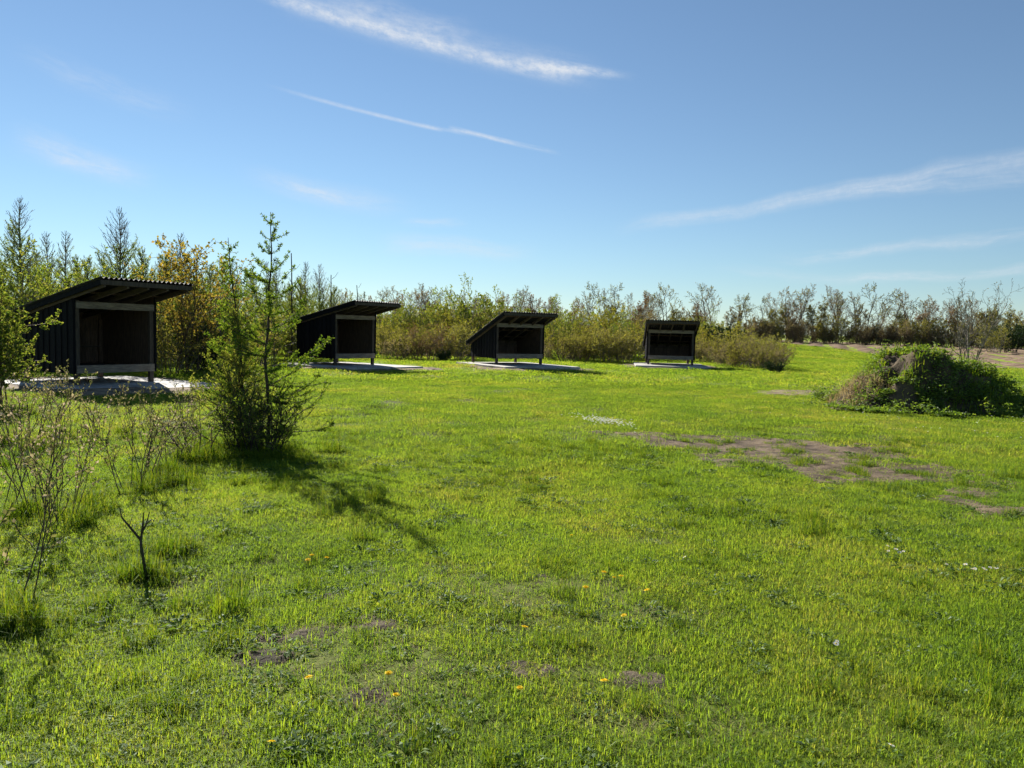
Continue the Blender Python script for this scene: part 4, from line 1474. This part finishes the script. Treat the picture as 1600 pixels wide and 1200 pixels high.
scatter(29000, 1.2, 11, [0, 1, 2, 3], 0.8, 1.2)
scatter(9000, 1.2, 5.8, [0, 1, 2, 3], 0.7, 1.05)
scatter(9000, 9.0, 26, [4, 5], 0.8, 1.2)
scatter(11000, 24, 66, [6], 0.8, 1.15, xw=0.8)
scatter(9000, 62, 122, [6], 1.7, 2.4, xw=0.55, zs=0.4)
cloverd = lambda x, y: sstep(0.50, 0.62, fbm(x * 1.4 + 5, y * 1.4, 71, 3))
scatter(4200, 1.5, 11, [9, 10, 10], 0.55, 1.0, dens=cloverd, soilw=0.6)
scatter(1200, 1.5, 9, [9, 10, 10], 0.45, 0.85, soilw=0.4)
scatter(2300, 1.5, 12, [7, 8], 0.6, 1.1, dens=lambda x, y: sstep(0.52, 0.66, fbm(x * 1.2 + 40, y * 1.2, 73, 3)), soilw=0.8)
scatter(4200, 1.5, 12, [11], 0.6, 1.2, dens=lambda x, y: 0.15 + 0.85 * sstep(0.1, 0.5, baresoil(x, y)), soilw=0.0)
scatter(5200, 1.5, 9, [9, 10, 10, 7], 0.35, 0.7, dens=lambda x, y: sstep(0.2, 0.6, baresoil(x, y)) * 0.35 * (poly_sd(x, y, PATCH) < -0.3), soilw=0.0)
scatter(1500, 3, 14, [7, 8, 7, 8, 12], 0.6, 1.0, dens=lambda x, y: leftrough(x, y) * sstep(0.42, 0.56, fbm(x * 1.5, y * 1.5, 75, 3)), xw=0.85)
# tall grass round the foot of bushes
for (px, py, r_, nn) in ((420, 712, 0.55, 60), (395, 705, 0.4, 30), (355, 700, 0.5, 40), (312, 722, 0.3, 22), (236, 762, 0.25, 16), (205, 776, 0.25, 9), (75, 812, 0.45, 22), (102, 828, 0.15, 8), (18, 975, 0.3, 16), (229, 906, 0.12, 5), (30, 700, 0.4, 20), (270, 742, 0.3, 16), (265, 860, 0.2, 6)):
    x, y = at(px, py)
    d = disc(nn, r_, rng)
    P = np.stack([x + d[:, 0], y + d[:, 1] * 0.8, terrain(x + d[:, 0], y + d[:, 1] * 0.8)], 1)
    pts.append(P)
    idx.append(rng.choice([12, 7, 8], nn))
    s = rng.uniform(0.6, 1.05, nn)
    scl.append(np.stack([s, s, s], 1))
# tufts standing on the bare patch and nettles along thicket foot
for (px, py) in [(px_, py_) for px_, py_ in zip(np.random.default_rng(5).uniform(990, 1480, 34), np.random.default_rng(6).uniform(682, 755, 34))] + list(((1025, 702), (1095, 706), (1245, 722), (1225, 727), (1275, 738), (1160, 706), (1250, 692), (1320, 698), (1360, 727), (1420, 725), (1310, 716), (1060, 690), (1120, 695), (1215, 703), (1385, 705))):
    x, y = at(px, py)
    nn = rng.integers(3, 9)
    d = disc(nn, 0.22, rng)
    pts.append(np.stack([x + d[:, 0], y + d[:, 1], terrain(x + d[:, 0], y + d[:, 1])], 1))
    idx.append(rng.choice([0, 1, 9, 7], nn))
    s = rng.uniform(0.7, 1.1, nn)
    scl.append(np.stack([s, s, s], 1))

pts, idx, scl = np.concatenate(pts), np.concatenate(idx), np.concatenate(scl)
me = bpy.data.meshes.new('lawn_grass')
me.vertices.add(len(pts))
me.vertices.foreach_set('co', pts.astype(np.float32).ravel())
a = me.attributes.new('kind_index', 'INT', 'POINT'); a.data.foreach_set('value', idx.astype(np.int32))
a = me.attributes.new('size', 'FLOAT_VECTOR', 'POINT'); a.data.foreach_set('vector', scl.astype(np.float32).ravel())
a = me.attributes.new('turn', 'FLOAT_VECTOR', 'POINT')
rot = np.zeros((len(pts), 3)); rot[:, 2] = rng.random(len(pts)) * 2 * PI; rot[:, :2] = rng.normal(size=(len(pts), 2)) * 0.06
a.data.foreach_set('vector', rot.astype(np.float32).ravel())
lawn = bpy.data.objects.new('lawn_grass', me)
scene.collection.objects.link(lawn)
tag(lawn, 'short spring grass of the sunlit lawn', 'grass', kind='stuff')
ng = bpy.data.node_groups.new('lawn_scatter', 'GeometryNodeTree')
ng.interface.new_socket('Geometry', in_out='INPUT', socket_type='NodeSocketGeometry')
ng.interface.new_socket('Geometry', in_out='OUTPUT', socket_type='NodeSocketGeometry')
gi, go = ng.nodes.new('NodeGroupInput'), ng.nodes.new('NodeGroupOutput')
ci = ng.nodes.new('GeometryNodeCollectionInfo')
ci.inputs['Collection'].default_value = lib
ci.inputs['Separate Children'].default_value = True
ci.inputs['Reset Children'].default_value = True
ip = ng.nodes.new('GeometryNodeInstanceOnPoints')
ip.inputs['Pick Instance'].default_value = True


def named(nm, ty):
    nd = ng.nodes.new('GeometryNodeInputNamedAttribute')
    nd.data_type = ty
    nd.inputs['Name'].default_value = nm
    return nd.outputs['Attribute']


e2r = ng.nodes.new('FunctionNodeEulerToRotation')
ng.links.new(named('turn', 'FLOAT_VECTOR'), e2r.inputs[0])
ng.links.new(gi.outputs[0], ip.inputs['Points'])
ng.links.new(ci.outputs[0], ip.inputs['Instance'])
ng.links.new(named('kind_index', 'INT'), ip.inputs['Instance Index'])
ng.links.new(e2r.outputs[0], ip.inputs['Rotation'])
ng.links.new(named('size', 'FLOAT_VECTOR'), ip.inputs['Scale'])
ng.links.new(ip.outputs[0], go.inputs[0])
md = lawn.modifiers.new('scatter', 'NODES')
md.node_group = ng

# ------------------------------------------------------------------ flowers
def make_dandelion():
    r_ = np.random.default_rng(3)
    root = empty('dandelion', (0, 0, 0))
    g = Geo()
    g.tube([(0, 0, -0.01), (0.004, 0, 0.03), (0.0, 0.003, 0.075)], [0.0022, 0.002, 0.002], 5)
    g.build('stem', M['tall_grass'], root)
    g = Geo()
    for (nn, rr_, e) in ((26, 0.024, 0.15), (22, 0.019, 0.5), (14, 0.012, 1.0)):
        a = np.linspace(0, 2 * PI, nn, endpoint=False) + r_.random()
        D = np.stack([np.cos(a) * math.cos(e), np.sin(a) * math.cos(e), np.full(nn, math.sin(e))], 1)
        g.leaves(np.tile([[0, 0, 0.075]], (nn, 1)), D, rr_ * r_.uniform(0.85, 1.1, nn), 0.006, r_, flat=3)
    g.build('flower_head', M['yellow'], root)
    return root


DAND = [(485, 872, 'left of the trio by the bare soil'), (507, 878, 'right of the trio by the bare soil'), (483, 881, 'lowest of the trio by the bare soil'), (940, 905, 'leftmost of the three in a row mid-lawn'), (956, 907, 'middle of the three in a row mid-lawn'),
        (970, 906, 'rightmost of the three in a row mid-lawn'), (1015, 933, 'standing farthest right in the foreground'), (979, 968, 'below the row of three mid-lawn'), (815, 995, 'alone in the middle of the foreground'), (810, 1089, 'large and alone near the bottom centre'),
        (945, 1080, 'beside a dark soil gap near the bottom'), (487, 1073, 'left of the lowest bare soil spot'), (607, 1062, 'above the lowest bare soil spot'), (616, 1100, 'right of the lowest bare soil spot'), (420, 1182, 'nearest, at the bottom left'), (895, 841, 'small and farthest away mid-lawn'), (914, 927, 'half hidden below the row of three')]
d0 = make_dandelion()
for i, (px, py, lab) in enumerate(DAND):
    o = d0 if i == 0 else copy_tree(d0)
    x, y = at(px, py + 8)
    o.location = (x, y, tz(x, y) + R.uniform(-0.01, 0.005))
    o.rotation_euler = (R.normal() * 0.12 - 0.15, R.normal() * 0.12, R.random() * 6)
    s = R.uniform(0.75, 1.0)
    o.scale = (s, s, s)
    tag(o, 'yellow dandelion flower ' + lab, 'dandelion', 'yellow dandelions in the lawn')


def daisy_geo(r_, g, c, s=1.0):
    nn = 12
    a = np.linspace(0, 2 * PI, nn, endpoint=False) + r_.random()
    D = np.stack([np.cos(a), np.sin(a), np.full(nn, 0.25)], 1)
    g.leaves(np.tile([c], (nn, 1)), D, 0.013 * s, 0.006 * s, r_, flat=3)


g = Geo()
daisy_geo(R, g, (0, 0, 0.062))
root0 = empty('daisy', (0, 0, 0))
g.build('petals', M['white'], root0)
g = Geo()
a = np.linspace(0, 2 * PI, 9)[:-1]
g.add([(0, 0, 0.069)] + [(0.004 * math.cos(q), 0.004 * math.sin(q), 0.064) for q in a], f3=[[0, 1 + i, 1 + (i + 1) % 8] for i in range(8)])
g.build('flower_centre', M['yellow'], root0)
g = Geo()
g.tube([(0, 0, -0.01), (0.002, 0, 0.03), (0, 0, 0.062)], 0.001, 4)
g.build('stem', M['tall_grass'], root0)
DAISY = [(1513, 893), (1523, 897), (1530, 895), (1543, 893), (1550, 899), (1565, 898), (1517, 901), (1535, 899), (1475, 887)]
DAISY2 = [(1389, 866), (1397, 868), (1405, 869), (1413, 868), (1381, 861)]
ORD = ['leftmost', 'second from left', 'third from left', 'fourth from left', 'fifth from left', 'sixth from left', 'seventh from left', 'eighth from left', 'rightmost']
allp = [(p, 'white daisy in the row near the right picture edge, %s of nine' % ORD[i]) for i, p in enumerate(sorted(DAISY))]
allp += [(p, 'white daisy in the shorter upper row at right, %s of five' % (ORD[i] if i < 4 else 'rightmost')) for i, p in enumerate(sorted(DAISY2))]
allp += [((1303, 1010), 'lone white daisy low in the right foreground, upper of two'), ((1302, 1018), 'lone white daisy low in the right foreground, lower of two'), ((1382, 1187), 'white daisy nearest the bottom edge at right'), ((1077, 878), 'single white daisy right of the yellow row mid-lawn')]
for i, (p, lab) in enumerate(allp):
    o = root0 if i == 0 else copy_tree(root0)
    x, y = at(p[0], p[1] + 7)
    o.location = (x, y, tz(x, y))
    o.rotation_euler = (R.normal() * 0.1 - 0.25, R.normal() * 0.15, R.random() * 6)
    s = R.uniform(1.0, 1.4)
    o.scale = (s, s, s)
    grp = 'white daisies in the lawn'
    tag(o, lab, 'daisy', grp)
# masses of daisies nobody could count
g = Geo()
r_ = np.random.default_rng(8)
cx, cy = at(942, 662)
for i in range(230):
    x = cx + r_.normal() * 0.16 + 0.0
    y = cy + r_.normal() * 0.5
    x += (cy - y) * 0.25
    daisy_geo(r_, g, (x, y, tz(x, y) + r_.uniform(0.05, 0.09)), 1.5)
for i in range(260):
    x, y = r_.uniform(5, 13.5), r_.uniform(12.5, 17)
    if fbm(x * 0.9, y * 0.9, 81, 3) < 0.52:
        continue
    daisy_geo(r_, g, (x, y, tz(x, y) + r_.uniform(0.05, 0.08)), 1.3)
o = g.build('daisies', M['white'])
tag(o, 'white daisies sprinkled over the lawn beyond the bare soil', 'flowers', kind='stuff')
